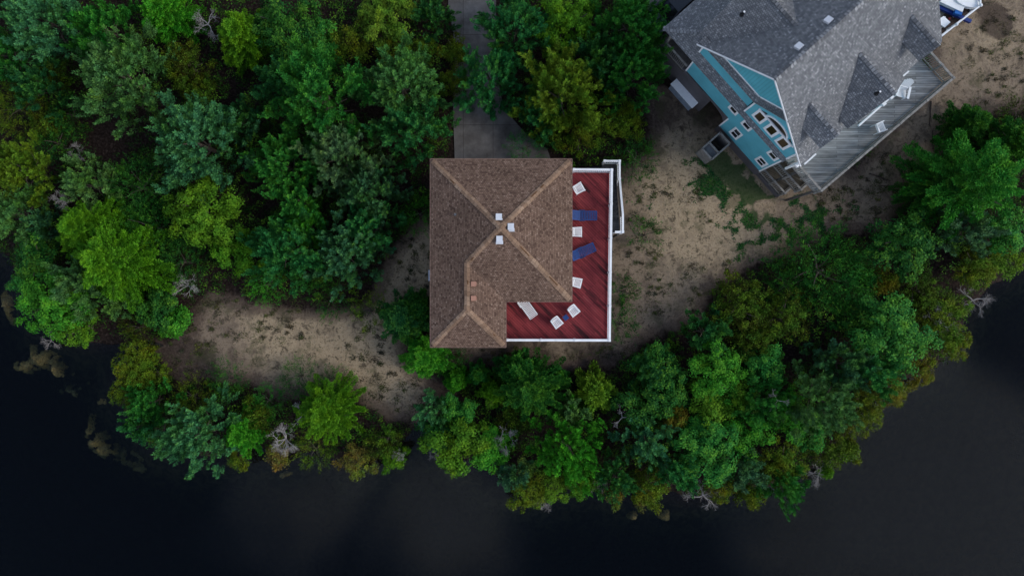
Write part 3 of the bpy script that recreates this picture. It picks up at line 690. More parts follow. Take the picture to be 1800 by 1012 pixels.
# main roof, north-west slope, west and east of the cross gable
CA, CB, CZ = 2.98, -5.57, mz(-5.57)                  # apex of the cross gable
hwc = CA-RA; cs = (CZ-mz(WB))/hwc
rslab([(RA, RB, RZ), (CA, CB, CZ), (RA, WB, mz(WB))])
rslab([(RA, RB, RZ), (REND, RB, RZ), (REND, WB, mz(WB)), (CA+hwc, WB, mz(WB)), (CA, CB, CZ)])
# cross gable
rslab([(CA, CB, CZ), (CA, WB-.35, CZ), (RA, WB-.35, mz(WB)+.012), (RA, WB, mz(WB)+.012)])
rslab([(CA, CB, CZ), (CA, WB-.35, CZ), (CA+hwc, WB-.35, mz(WB)+.012), (CA+hwc, WB, mz(WB)+.012)])
# three gablets on the south-east slope: ridge at a, top z, half width, front at b
GAB = ((1.17, 9.78, .86, .38), (4.90, 10.0, 2.20, .72), (8.60, 9.67, .88, .42))
for ga, gz, gh, gf in GAB:
    apb = RB + (RZ-gz)/RS; ez = gz - gh*RS; evb = RB + (RZ-ez)/RS
    for sgn in (-1, 1):
        rslab([(ga, apb, gz+.02), (ga, gf, gz+.02), (ga+sgn*gh, gf, ez+.02), (ga+sgn*gh, min(evb, gf), ez+.02)], .09)
# low hipped skirt roof wrapping the west and north-west sides
LA, LB, LZ6, LS = -.5, -10.85, 5.95, .9
lz = LZ6 + .5*LS
LNW = .56
cap_end = (.95*0 + LA + .5, 0)
rslab([(LA, LB, LZ6), (LA, -.05, LZ6), (-.01, -.05, lz), (-.01, -8.35, lz), (.9, -8.35, LZ6+1.4)])
rslab([(LA, LB, LZ6), (.9, -8.35, LZ6+1.4), (9.5, -8.35, LZ6+1.4), (9.5, LB, LZ6)])
# pent roof under the gable, rising over the bay to the rake
rslab([(-.35, -8.62, 8.10), (-.35, -4.1, 8.10), (-.01, -4.05, 8.34), (-.01, -8.62, 8.34)], .10)
rslab([(-.35, -4.1, 8.10), (-.44, -2.02, 9.86), (-.01, -2.35, 9.66), (-.01, -4.05, 8.34)], .10)
mb.build("roof", M['grey_shingle'], th)
def caps2(a, b, gz):
    k = MB(); caps(k, a, b, wd=.30, ln=.21, lift=.035, slope=gz); k.build("ridge_cap", M['grey_cap'], th)
caps2(T(RA, RB, RZ), T(REND, RB, RZ), RS)
caps2(T(CA, WB-.35, CZ), T(CA, CB, CZ), cs)
caps2(T(LA, LB, LZ6), T(.9, -8.42, LZ6+1.38), .6)
for ga, gz, gh, gf in GAB: caps2(T(ga, gf, gz+.02), T(ga, RB+(RZ-gz)/RS, gz+.02), RS)
# walls
mb = MB()
def wall(pts, n_out=(-1, 0), dep=.14, m=None):
    m = m or mb
    pts = [T(*p) for p in pts]; n = (TU*n_out[0]+TV*n_out[1]).normalized()
    inn = [p - n*dep for p in pts]
    m.poly(pts); m.poly(inn[::-1])
    for i in range(len(pts)):
        j = (i+1) % len(pts); m.poly([pts[i], inn[i], inn[j], pts[j]])
wall([(0, -4.15, 1.1), (0, 0, 1.1), (0, 0, 5.9), (0, -4.15, 5.9)])
wall([(0, -8.27, 3.1), (0, -4.15, 3.1), (0, -4.15, 5.9), (0, -8.27, 5.9)])
wall([(0, -8.35, 6.3), (0, -4.0, 6.3), (0, -4.0, 8.1), (0, -8.35, 8.1)])
wall([(-.25, -3.95, 5.9), (-.25, -.06, 5.9), (-.25, -.06, mz(-.06)-.14), (-.25, -2.0, 9.70), (-.25, -2.05, 9.72), (-.25, -3.95, 8.12)], dep=.24)
wall([(.145, -.005, 1.1), (AEND-2.4, -.005, 1.1), (AEND-2.4, -.005, mz(0)-.05), (.145, -.005, mz(0)-.05)], (0, 1))
wall([(REND-.35, -8.3, 0), (REND-.35, -.15, 0), (REND-.35, -.15, mz(0)-.1), (REND-.35, RB, RZ-.15), (REND-.35, -8.3, mz(-8.3)-.15)], (1, 0))
wall([(.0, -8.37, 6.2), (9.5, -8.37, 6.2), (9.5, -8.37, mz(-8.37)-.1), (.0, -8.37, mz(-8.37)-.1)], (0, -1))
wall([(CA-hwc+.35, WB-.05, mz(WB)), (CA+hwc-.35, WB-.05, mz(WB)), (CA, WB-.05, CZ-.1)], (0, -1))
for ga, gz, gh, gf in GAB:
    wall([(ga-gh+.12, gf-.2, gz-gh*RS), (ga+gh-.12, gf-.2, gz-gh*RS), (ga, gf-.2, gz-.12)], (0, 1), .1)
mb.build("wall", M['teal_siding'], th)
mb = MB(); wall([(.0, -7.75, 8.30), (.0, -4.0, 8.30), (.0, -2.3, 9.7), (.0, -2.6, mz(-2.6)-.1), (.0, RB, RZ-.14), (.0, -7.9, mz(-7.9)-.14)], dep=.12)
mb.build("gable_wall", M['teal_panel'], th)
# grey ground floor with an arched opening
mb = MB()
wall([(0, -10.3, 0), (0, -5.75, 0), (0, -5.75, 2.75)] + [(0, -5.75+1.45*math.sin(t/8*math.pi/2), 2.1+.68*math.cos(t/8*math.pi/2)) for t in range(1, 9)] + [(0, -4.16, 2.1), (0, -4.16, 3.08), (0, -10.3, 2.7)], dep=.12)
wall([(-.02, -4.15, 0), (-.02, .02, 0), (-.02, .02, 1.09), (-.02, -4.15, 1.09)], dep=.12)
wall([(1.5, -8.3, 0), (1.5, -.3, 0), (1.5, -.3, 3.0), (1.5, -8.3, 3.0)], dep=.12)
wall([(.2, -10.2, 0), (9.5, -10.2, 0), (9.5, -10.2, 2.7), (.2, -10.2, 2.7)], (0, -1), .12)
wall([(.2, -8.3, 2.7), (9.5, -8.3, 2.7), (9.5, -8.3, 6.3), (.2, -8.3, 6.3)], (0, -1), .12)
wall([(.1, -.12, 0), (AEND-2.4, -.12, 0), (AEND-2.4, -.12, 1.08), (.1, -.12, 1.08)], (0, 1), .12)
mb.build("ground_floor_wall", M['grey_siding'], th)
# north-west porch under the hipped skirt roof
mb = MB(); mb.slab([T(-.02, -10.4, 2.72), T(9.5, -10.4, 2.72), T(9.5, -8.3, 2.72), T(-.02, -8.3, 2.72)], .15); mb.build("porch_floor", M['dark_wood'], th)
def trail(parent, p0, p1, zt, mat, cap_w=.12, posts=2.0, name="railing", step=.13, first=False):
    return rail_run(parent, T(*p0), T(*p1), zt, .1, mat, cap_w, posts=posts, name=name, step=step, post_w=.1, first=first)
trail(th, (-.02, -10.38, 2.72), (-.02, -8.42, 2.72), 1.0, M['weathered_wood'], posts=0)
trail(th, (-.02, -10.38, 2.72), (6, -10.38, 2.72), 1.0, M['weathered_wood'], posts=0)
for a_, b_ in ((.03, -10.33), (3, -10.33), (6, -10.33)):
    mb = MB(); mb.beam(T(a_, b_, 2.7), T(a_, b_, 6.05), .12, .12); mb.build("porch_post", M['weathered_wood'], th)
# white trim: rakes, corners, eaves, bands
UPO = TU*-1
def strip(p, q, wd=.10, nm="corner_board", th_=.04, up=UPO):
    k = MB(); k.beam(T(*p), T(*q), wd, th_, up); k.build(nm, M['white_paint'], th)
strip((RA-.015, RB+.03, RZ-.12), (RA-.015, EB, mz(EB)-.09), .10, "rake_board", .05); strip((RA-.015, RB-.03, RZ-.12), (RA-.015, WB, mz(WB)-.09), .10, "rake_board", .05)
strip((-.02, -.045, 1.1), (-.02, -.045, 5.9)); strip((-.02, -8.23, 3.1), (-.02, -8.23, 5.9)); strip((-.02, -8.31, 6.35), (-.02, -8.31, 7.95))
strip((-.27, -3.9, 6.2), (-.27, -3.9, 8.05)); strip((-.27, -.1, 5.95), (-.27, -.1, 7.6)); strip((-.02, -4.11, 1.1), (-.02, -4.11, 3.0))
strip((-.02, -7.7, 8.40), (-.02, -4.0, 8.40), .08, "gable_trim"); strip((-.02, -3.96, 8.44), (-.02, -2.35, 9.72), .08, "gable_trim")
strip((RA+.2, EB+.06, mz(EB)-.02), (.7, EB+.06, mz(EB)-.02), .09, "gutter", .09, Vector((0, 0, 1)))
strip((6.6, EB+.06, mz(EB)-.02), (7.9, EB+.06, mz(EB)-.02), .09, "gutter", .09, Vector((0, 0, 1)))
def twin(a, b0, b1, z0, z1, fr=.11, mat=M['glass'], blind=True, prm=None):
    f = MB(); u_ = UPO
    bb = lambda b_, z_: T(a-.012, b_, z_)
    f.beam(bb(b0+fr/2, z0), bb(b0+fr/2, z1), fr, .024, u_); f.beam(bb(b1-fr/2, z0), bb(b1-fr/2, z1), fr, .024, u_)
    f.beam(bb(b0+fr, z1-fr/2), bb(b1-fr, z1-fr/2), fr, .023, u_); f.beam(T(a-.018, b0+fr, z0+fr/2), T(a-.018, b1-fr, z0+fr/2), fr, .034, u_)
    if blind:
        zm = (z0+z1)/2
        f.beam(bb(b0+fr, zm), bb(b1-fr, zm), .06, .02, u_)
    fo = f.build("window", M['white_paint'], th)
    g = MB(); g.beam(T(a-.004, (b0+b1)/2, z0+fr*.6), T(a-.004, (b0+b1)/2, z1-fr*.6), b1-b0-fr*1.2, .006, u_); g.build("pane", mat, fo)
twin(0, -3.42, -2.68, 1.62, 3.06, .15); twin(0, -.95, -.18, 1.80, 2.98, .15)
twin(0, -3.45, -2.68, 4.0, 5.3, .15); twin(0, -.97, -.2, 3.95, 5.25, .15); twin(0, -4.72, -3.98, 4.15, 5.4, .15)
for b0, b1 in ((-3.47, -2.70), (-2.44, -1.65), (-1.45, -.65)): twin(-.25, b0, b1, 6.58, 7.86, .155, M['glass_brown'], False)
# arched window over the three
mb = MB(); am = -2.04
arcp = [(am+.86*math.cos(t/14*math.pi), 7.98+.66*math.sin(t/14*math.pi)) for t in range(15)]
for (b0, z0), (b1, z1) in zip(arcp[:-1], arcp[1:]): mb.beam(T(-.28, b0, z0), T(-.28, b1, z1), .10, .06, UPO)
mb.beam(T(-.28, -3.5, 7.93), T(-.28, -.55, 7.93), .13, .062, UPO)
fo = mb.build("arched_window", M['white_paint'], th)
mb = MB(); wall([(-.262, b_, z_) for b_, z_ in [(am-.82, 7.98)]+[(am+.82*math.cos(t/14*math.pi), 7.98+.62*math.sin(t/14*math.pi)) for t in range(14, -1, -1)]], dep=.01); mb.build("pane", M['glass'], fo)
for b0, b1 in ((-3.35, -2.98), (-1.06, -.72)):
    m2 = MB(); wall([(-.262, b0, 8.0), (-.262, b1, 8.0), (-.262, (b1 if b0 < -2 else b0), 8.28)], dep=.01, m=m2); m2.build("pane", M['glass'], fo)
# vents and pipes on the roof
for a_, b_ in ((1.72, -8.05), (4.40, .10)):
    z_ = (CZ - (CA-a_)*cs) if b_ < -5 else (10.0 - (4.9-a_)*RS); k = MB()
    k.tube(T(a_, b_, z_-.1), T(a_, b_, z_+.34), .055, .05, 12); k.tube(T(a_, b_, z_-.05), T(a_, b_, z_+.06), .14, .08, 12); k.build("vent_pipe", M['black_pipe'], th)
    k = MB(); k.tube(T(a_, b_, z_+.34), T(a_, b_, z_+.36), .06, .05, 12); k.build("pipe_cap", M['white_paint'], th)
for a_, b_ in ((1.78, -4.62), (3.82, -4.62)):
    z_ = mz(b_); k = MB(); k.box(T(a_, b_-.08, z_+.05), (.36, .34, .16), TU, TV*-.5+Vector((0, 0, 1))); k.build("roof_vent", M['vent_white'], th, bevel=.015)
# porch beam and posts below the middle gablet, corner post and brace at the eave
DKZ = 4.4
for a_, b_ in ((6.5, 1.22), (5.9, 1.22)):
    k = MB(); k.beam(T(a_, b_, DKZ), T(a_, b_, 6.75), .13, .13); k.box(T(a_, b_, 6.8), (.22, .22, .12), TU); k.build("porch_post", M['white_paint'], th)
k = MB(); k.beam(T(4.0, 1.22, 6.66), T(6.6, 1.22, 6.66), .10, .16); k.build("porch_beam", M['white_paint'], th)
k = MB(); k.beam(T(.05, .55, DKZ), T(.05, .55, 7.1), .13, .13); k.beam(T(.05, .60, 6.1), T(.68, .60, 7.0), .12, .14); k.box(T(.70, .60, 7.02), (.22, .2, .1), TU); k.box(T(.05, .62, 6.0), (.26, .24, .2), TU); k.build("porch_post", M['white_paint'], th)

# ------------------------------------------------------------------ the grey deck beside it
gd_ = empty("grey_wooden_deck", T(5.5, 1.8, 0), "weathered grey deck with railings wrapped round the teal house's corner", "deck")
mb = MB(); mb.prism([T(.42, .005, 0), T(10.9, .005, 0), T(10.9, 3.05, 0), T(.42, 2.85, 0)], DKZ-.14, DKZ); mb.build("floor", M['grey_deck'], gd_)
trail(gd_, (.38, .45, DKZ), (.38, 2.88, DKZ), 1.0, M['weathered_wood'], .13, 1.2, first=True)
trail(gd_, (.38, 2.88, DKZ), (10.95, 3.1, DKZ), 1.0, M['weathered_wood'], .13, 2.2)
trail(gd_, (10.95, 3.1, DKZ), (10.95, 1.0, DKZ), 1.0, M['weathered_wood'], .13, 1.1)
for zf, e0, e1 in ((2.45, 2.35, .32), (.55, 2.15, .14)):
    mb = MB(); mb.prism([T(e1, .02, 0), T(4.5, .02, 0), T(4.5, e0+.05, 0), T(e1, e0, 0)], zf-.12, zf); mb.build("floor", M['brown_boards'], gd_)
    trail(gd_, (e1, .06, zf), (e1, e0, zf), .95, M['weathered_wood'], .11, 1.2, first=True)
    trail(gd_, (e1, e0, zf), (4.5, e0+.05, zf), .95, M['weathered_wood'], .11, 1.6)
for a_, b_ in ((.46, 2.8), (.46, 1.2), (3.9, 2.9), (7.4, 2.95), (10.85, 3.0), (10.85, 1.2)):
    mb = MB(); mb.beam(T(a_, b_, 0), T(a_, b_, DKZ-.15), .14, .14); mb.build("support_post", M['dark_wood'], gd_)
mb = MB(); wall([(.05, .05, 0), (.05, 2.2, 0), (.05, 2.2, .50), (.05, .05, .50)], dep=.06); wall([(.08, 2.2, 0), (4.5, 2.2, 0), (4.5, 2.2, .5), (.08, 2.2, .5)], (0, 1), .06); mb.build("skirting", M['grey_siding'], gd_)

# ------------------------------------------------------------------ things round the teal house
bx = empty("white_box", T(-.25, -7.3, 0), "long white flat-topped box standing against the grey ground floor wall", "box")
k = MB(); k.box(T(-.25, -7.3, .47), (2.05, .50, .94), TV); k.build("body", M['blue_grey'], bx, bevel=.02)
k = MB(); k.box(T(-.25, -7.3, .98), (2.2, .60, .06), TV); k.build("lid", M['white_paint'], bx, bevel=.015)
sh = empty("outdoor_shower", T(-1.2, -3.25, 0), "open-topped wooden shower stall beside the teal wall", "shower stall")
k = MB()
for p, q in (((-2.05, -3.75), (-.45, -3.75)), ((-2.05, -2.78), (-.45, -2.78)), ((-2.05, -3.75), (-2.05, -2.78)), ((-.45, -3.75), (-.45, -2.78)), ((-1.42, -3.72), (-1.42, -2.8))):
    k.beam(T(*p, .8), T(*q, .8), .07, 1.55); k.beam(T(*p, 1.6), T(*q, 1.6), .11, .05)
k.build("panel", M['weathered_wood'], sh)
k = MB(); k.prism([T(-2.0, -3.7, 0), T(-1.46, -3.7, 0), T(-1.46, -2.83, 0), T(-2.0, -2.83, 0)], 1.36, 1.42); k.build("changing_shelf", M['lead'], sh)
k = MB(); k.prism([T(-1.38, -3.7, 0), T(-.5, -3.7, 0), T(-.5, -2.83, 0), T(-1.38, -2.83, 0)], .05, .10); k.build("floor", M['brown_boards'], sh)

# dark car on the neighbour's driveway
def car(loc, rz_):
    o = empty("parked_car", loc, "dark car parked under the trees beside the grey roof's corner", "car", rz=0)
    ca, sa = math.cos(rz_), math.sin(rz_)
    L = lambda x, y, z: Vector((loc[0]+x*ca-y*sa, loc[1]+x*sa+y*ca, loc[2]+z))
    prof = [(-2.25, .45), (-2.3, .75), (-2.05, .98), (-1.35, 1.05), (1.05, 1.02), (2.05, .86), (2.28, .66), (2.25, .42)]
    k = MB(); n = len(prof); W_ = .88
    Lf = [[L(x, s*W_*(1-.10*(abs(x) > 2)-.04*(z > .9)), z) for x, z in prof] for s in (1, -1)]
    k.poly(Lf[0]); k.poly(Lf[1][::-1])
    for i in range(n):
        j = (i+1) % n; k.poly([Lf[0][i], Lf[0][j], Lf[1][j], Lf[1][i]])
    k.build("body", M['car_paint'], o, bevel=.06)
    cab = [(-1.75, 1.02, .78), (-1.15, 1.50, .62), (.10, 1.52, .62), (.95, 1.01, .76)]
    k = MB()
    k.poly([L(-1.15, .62, 1.5), L(.10, .62, 1.52), L(.10, -.62, 1.52), L(-1.15, -.62, 1.5)]); k.slab([L(-1.18, .64, 1.52), L(.13, .64, 1.54), L(.13, -.64, 1.54), L(-1.18, -.64, 1.52)], .05)
    for s in (1, -1):
        for x, z, y in ((-1.75, 1.02, .78), (.95, 1.01, .76)):
            k.beam(L(x, s*y, z), L(-1.15 if x < 0 else .10, s*.62, 1.51), .07, .05)
    k.build("roof", M['car_paint'], o)
    for nm, q in (("windscreen", [(.92, .72, 1.03), (.92, -.72, 1.03), (.10, -.59, 1.50), (.10, .59, 1.50)]), ("rear_window", [(-1.72, .74, 1.03), (-1.72, -.74, 1.03), (-1.15, -.59, 1.49), (-1.15, .59, 1.49)]),
                  ("side_window", [(-1.7, .77, 1.03), (.9, .75, 1.03), (.08, .62, 1.49), (-1.13, .62, 1.49)]), ("side_window", [(-1.7, -.77, 1.03), (.9, -.75, 1.03), (.08, -.62, 1.49), (-1.13, -.62, 1.49)])):
        k = MB(); k.slab([L(*p) for p in q], .012); k.build(nm, M['glass'], o)
    for x in (-1.4, 1.4):
        for s in (1, -1):
            k = MB(); k.tube(L(x, s*.92, .33), L(x, s*.70, .33), .33, .33, 18); wh = k.build("wheel", M['rubber'], o)
            k = MB(); k.tube(L(x, s*.925, .33), L(x, s*.90, .33), .2, .2, 14); k.build("rim", M['lead'], wh)
    for s in (1, -1):
        k = MB(); k.box(L(2.12, s*.62, .74), (.2, .32, .12), (ca, sa, 0)); k.build("headlight", M['vent_white'], o, bevel=.03)
        k = MB(); k.box(L(.62, s*.98, 1.05), (.14, .2, .13), (ca, sa, 0)); k.build("wing_mirror", M['car_paint'], o, bevel=.03)
pc = P(1172, 22, .9); car((pc.x+.3, pc.y+.3, .063), math.atan2(TU.y, TU.x)+math.pi)

# patio at the house's east end: fence, boat, slabs, toys
fz = 1.05
fe = empty("white_fence", P(1700, 36, 0), "low white rail fence round the patio with the boat", "fence")
q = [P(x, y, fz) for x, y in ((1722, -26), (1723.5, 10), (1681, 43.5), (1650, 68))]
k = MB()
for a_, b_ in zip(q[:-1], q[1:]):
    for dz in (0, -.35, -.7): k.beam(a_+Vector((0, 0, dz)), b_+Vector((0, 0, dz)), .09 if dz == 0 else .04, .09)
k.build("rail", M['white_paint'], fe)
for p in q:
    k = MB(); k.box((p.x, p.y, fz/2+.03), (.13, .13, fz+.06)); k.tube((p.x, p.y, fz+.06), (p.x, p.y, fz+.14), .11, .06, 10); k.build("post", M['white_paint'], fe)
k = MB(); k.prism([P(x, y, 0) for x, y in ((1600, -40), (1725, -40), (1722, 12), (1682, 45), (1640, 78))], -.1, .055); tag(k.build("patio_mulch", plain("mulch", (.065, .048, .042), .95, .1, .35, 9)), kind='structure')
k = MB()
for pts in (((1650, -40), (1700, -40), (1676, 10), (1664, 20), (1648, 6)), ((1646, 8), (1663, 22), (1654, 30), (1630, 52), (1620, 30))):
    k.prism([P(x, y, .1) for x, y in pts], .05, .10)
tag(k.build("patio", plain("patio_slab", (.20, .185, .16), .9, .1, .2, 1.5)), kind='structure')
k = MB(); k.prism([P(x, y, .1) for x, y in ((1707, -30), (1721, -30), (1721, 12), (1704, 22))], .056, .12); tag(k.build("path", M['blue_grey']), kind='structure')
k = MB(); p = P(1716.5, 9, .5); k.box((p.x, p.y, .3), (.20, .26, .38), (.45, .9, 0)); tag(k.build("white_bin", M['vent_white'], bevel=.03), "small white bin at the fence's outer corner post", "bin")
# small boat lying on the patio
bt = empty("boat", P(1690, 3, 0), "small white boat with a rounded bow and blue underside on the patio", "boat")
bd = Vector((.90, -.30, 0)).normalized(); bn = Vector((.30, .90, 0)).normalized(); B0 = P(1686, 2, 1.0); B0.z = 0
def BP(x, y, z): return B0 + bd*x + bn*y + Vector((0, 0, z))
k = MB(); k.prism([BP(x, y, 0) for x, y in ((-1.1, -.34), (.55, -.52), (.62, .5), (-.9, .55))], .52, .80); k.build("deck", M['white_plastic'], bt, bevel=.07)
k = MB(); k.prism([BP(.60+.85*math.cos(t), .22+.36*math.sin(t), 0) for t in [i/20*2*math.pi for i in range(20)]], .62, .92); k.build("bow", M['white_plastic'], bt, bevel=.08)
k = MB(); k.beam(BP(-1.25, -.42, .36), BP(1.5, -.72, .36), .22, .2); k.beam(BP(-1.25, .45, .36), BP(1.3, .6, .36), .22, .2); k.build("hull", M['boat_blue'], bt, bevel=.05)
k = MB(); k.box(BP(.35, -.56, .62), (.5, .3, .24), bd); k.build("seat", M['bright_blue'], bt, bevel=.06)
k = MB(); k.prism([P(x, y, .5) for x, y in ((1655, 31), (1667, 42), (1657, 51), (1640, 40))], .68, .74)
wt_ = empty("white_table", P(1656, 42, 0), "white table half under the grey roof edge by the patio fence", "table"); k.build("tabletop", M['white_paint'], wt_, bevel=.012)
for x, y in ((1664, 42), (1656, 33.5), (1656, 48), (1646, 41)):
    p = P(x, y, .35); k = MB(); k.box((p.x, p.y, .34), (.05, .05, .68)); k.build("leg", M['white_paint'], wt_)
for px_, py_, r_, m_, nm, lb in ((1668, 33.5, .085, 'red_plastic', "bucket", "small red bucket on the patio mulch"), (1677.5, 28, .10, 'vent_white', "bucket", "small white bucket on the patio mulch")):
    p = P(px_, py_, .15); bk = empty(nm, (p.x, p.y, .055), lb, "bucket", "buckets left on the patio")
    k = MB(); k.tube((p.x, p.y, .056), (p.x, p.y, .24), r_*.8, r_, 14); k.build("tub", M[m_], bk)
    k = MB(); k.tube((p.x-r_, p.y, .245), (p.x+r_, p.y+.02, .26), .012, .012, 6); k.build("handle", M['lead'], bk)

# ------------------------------------------------------------------ furniture
def patio_chair():
    o = empty("patio_chair", (0, 0, 0), "-", "chair"); W_ = .27
    k = MB()
    for i in range(6): k.box((-.19+.078*i, 0, .42-.004*i*-1), (.056, .46, .02), (1, 0, 0))
    k.box((0, .235, .415), (.50, .03, .04)); k.box((0, -.235, .415), (.50, .03, .04)); k.box((.25, 0, .41), (.045, .50, .05)); k.box((-.235, 0, .41), (.04, .48, .04))
    k.build("seat", M['white_plastic'], o)
    k = MB(); n = 7
    for i in range(n):
        y = (i-3)*.072; h = .50-.10*(abs(i-3)/3)**2
        k.beam((-.24, y, .44), (-.24-h*.36, y*1.06, .44+h*.93), .045, .018, (1, 0, .4))
    arc_ = [((-.24-.36*(.50-.10*(t/6)**2)), .245*t/6, .44+.93*(.50-.10*(t/6)**2)) for t in range(-6, 7)]
    for p, q_ in zip(arc_[:-1], arc_[1:]): k.beam(p, q_, .05, .03)
    for s in (1, -1): k.beam((-.24, .25*s, .42), (-.24-.40*.36, .25*s, .44+.40*.93), .045, .03, (0, 1, 0))
    k.build("backrest", M['white_plastic'], o)
    for s in (1, -1):
        k = MB(); k.beam((-.36, .255*s, .62), (.05, .275*s, .645), .065, .03); k.beam((.04, .275*s, .645), (.22, .28*s, .63), .07, .03); k.tube((.22, .28*s, .612), (.22, .28*s, .645), .035, .035, 10); k.build("armrest", M['white_plastic'], o)
        k = MB(); k.tube((.24, .29*s, .61), (.28, .30*s, 0), .026, .02, 8); k.build("leg", M['white_plastic'], o)
        k = MB(); k.tube((-.22, .25*s, .44), (-.34, .27*s, 0), .026, .02, 8); k.build("leg", M['white_plastic'], o)
    return o
CH = patio_chair()
GC = "white patio chairs on the two decks"
spots = [(1018.5, 331, 29, DZ, "white slatted patio chair turned askew at the red deck's north end"), (1015.5, 408, 0, DZ, "white patio chair squared to the roof edge between the two blue loungers"),
         (1015, 497, -14, DZ, "white patio chair tucked by the brown roof south of both blue loungers"), (1009, 547, -52, DZ, "white patio chair at the main roof's corner, beside the blue side table"),
         (979.5, 567.5, -52, DZ, "white patio chair between the white lounger and the blue side table"), (1547.5, 224, 22, DKZ, "white patio chair near the rail of the weathered grey deck")]
for i, (px, py, an, z0, lb) in enumerate(spots):
    o = CH if i == 0 else copy_tree(CH)
    p = P(px, py, z0+.42); o.location = (p.x, p.y, z0); o.rotation_euler = (0, 0, rad(an)); o["label"] = lb; o["group"] = GC

def lounger(name, mat, dark, slat, back, ln, lb, grp):
    """x runs from the head (-) to the foot (+)"""
    o = empty(name, (0, 0, 0), lb, "lounger", grp); hw_ = .30
    k = MB(); n = int(ln/slat)
    for i in range(n): k.box((slat*(i+.5), 0, .34), (slat*.66, hw_*1.72, .02))
    for s in (1, -1): k.box((ln/2, s*hw_*.93, .335), (ln, .055, .05))
    k.box((ln, 0, .335), (.05, hw_*1.95, .05)); k.build("seat", mat, o)
    bl = .78; ca, sa = math.cos(rad(back)), math.sin(rad(back)); k = MB(); n = int(bl/slat)
    for i in range(n):
        t = slat*(i+.6); k.box((-t*ca, 0, .35+t*sa), (slat*.74, hw_*1.72, .02), (ca, 0, -sa), (sa, 0, ca))
    for s in (1, -1): k.beam((0, s*hw_*.93, .35), (-bl*ca, s*hw_*.93, .35+bl*sa), .055, .045, (sa, 0, ca))
    k.beam((-bl*ca, -hw_, .35+bl*sa), (-bl*ca, hw_, .35+bl*sa), .07, .045, (sa, 0, ca))
    k.build("backrest", mat, o)
    for s in (1, -1):
        for x in (.08, ln-.12):
            k = MB(); k.tube((x, s*hw_*.9, .33), (x+.03, s*hw_*.95, 0), .028, .022, 8); k.build("leg", mat, o)
        k = MB(); k.box((.10, s*(hw_+.035), .45), (.38, .05, .03)); k.box((.26, s*(hw_+.035), .39), (.04, .04, .11)); k.build("armrest", dark, o)
    return o
GL = "loungers on the red deck"
B1 = lounger("sun_lounger", M['blue_plastic'], M['blue_dark'], .105, 42, 1.06, "blue slatted sun lounger lying square to the roof edge", GL)
B2 = copy_tree(B1); B2["label"] = "blue slatted sun lounger set at a slant, its head under the roof edge"
W1 = lounger("sun_lounger", M['white_plastic'], M['white_plastic'], .10, 20, 1.25, "white slatted sun lounger sticking out from under the main roof's south eave", GL)
for o, px, py, an in ((B1, 1049, 379, 180), (B2, 1045, 433.5, 180+24), (W1, 938.5, 556.5, 180-54)):
    f = P(px, py, DZ+.34); an = an-180; ln = 1.25 if o is W1 else 1.06
    o.location = (f.x-ln*math.cos(rad(an)), f.y-ln*math.sin(rad(an)), DZ); o.rotation_euler = (0, 0, rad(an))
tbp = P(994.5, 558, DZ+.4); stb = empty("side_table", (tbp.x, tbp.y, DZ), "small square blue side table between two white patio chairs", "table", rz=0)
k = MB(); k.box((tbp.x, tbp.y, DZ+.40), (.32, .32, .03), (.62, -.78, 0)); k.build("tabletop", M['blue_plastic'], stb, bevel=.008)
for a_, b_ in ((1, 1), (1, -1), (-1, 1), (-1, -1)):
    v_ = Vector((.62, -.78, 0))*.125*a_ + Vector((.78, .62, 0))*.125*b_; k = MB(); k.box((tbp.x+v_.x, tbp.y+v_.y, DZ+.19), (.035, .035, .38)); k.build("leg", M['blue_plastic'], stb)

def adirondack(px, py, an, z0, lb):
    o = empty("adirondack_chair", (0, 0, 0), lb, "chair"); k = MB()
    for i in range(6): k.box((-.20+.09*i, 0, .26+.022*i), (.078, .50, .02), (1, 0, .25))
    k.build("seat", M['white_plastic'], o); k = MB()
    for i in range(7):
        y = (i-3); h = .92-.16*(abs(y)/3)**2
        k.beam((-.22, y*.066, .24), (-.22-h*.50, y*.088, .24+h*.86), .070, .018, (1, 0, .5))
    k.beam((-.34, -.24, .50), (-.34, .24, .50), .05, .03); k.build("backrest", M['white_plastic'], o)
    for s in (1, -1):
        k = MB(); k.beam((-.42, .33*s, .53), (.34, .36*s, .56), .14, .025); k.build("armrest", M['white_plastic'], o)
        k = MB(); k.beam((.24, .29*s, .54), (.26, .29*s, 0), .10, .03, (1, 0, 0)); k.build("leg", M['white_plastic'], o)
        k = MB(); k.beam((.24, .26*s, .33), (-.55, .26*s, .02), .10, .03); k.build("leg", M['white_plastic'], o)
    p = P(px, py, z0+.4); o.location = (p.x, p.y, z0); o.rotation_euler = (0, 0, rad(an)); return o
adirondack(1586, 163, -106, DKZ, "white fan-backed adirondack chair by the middle gablet's tip")

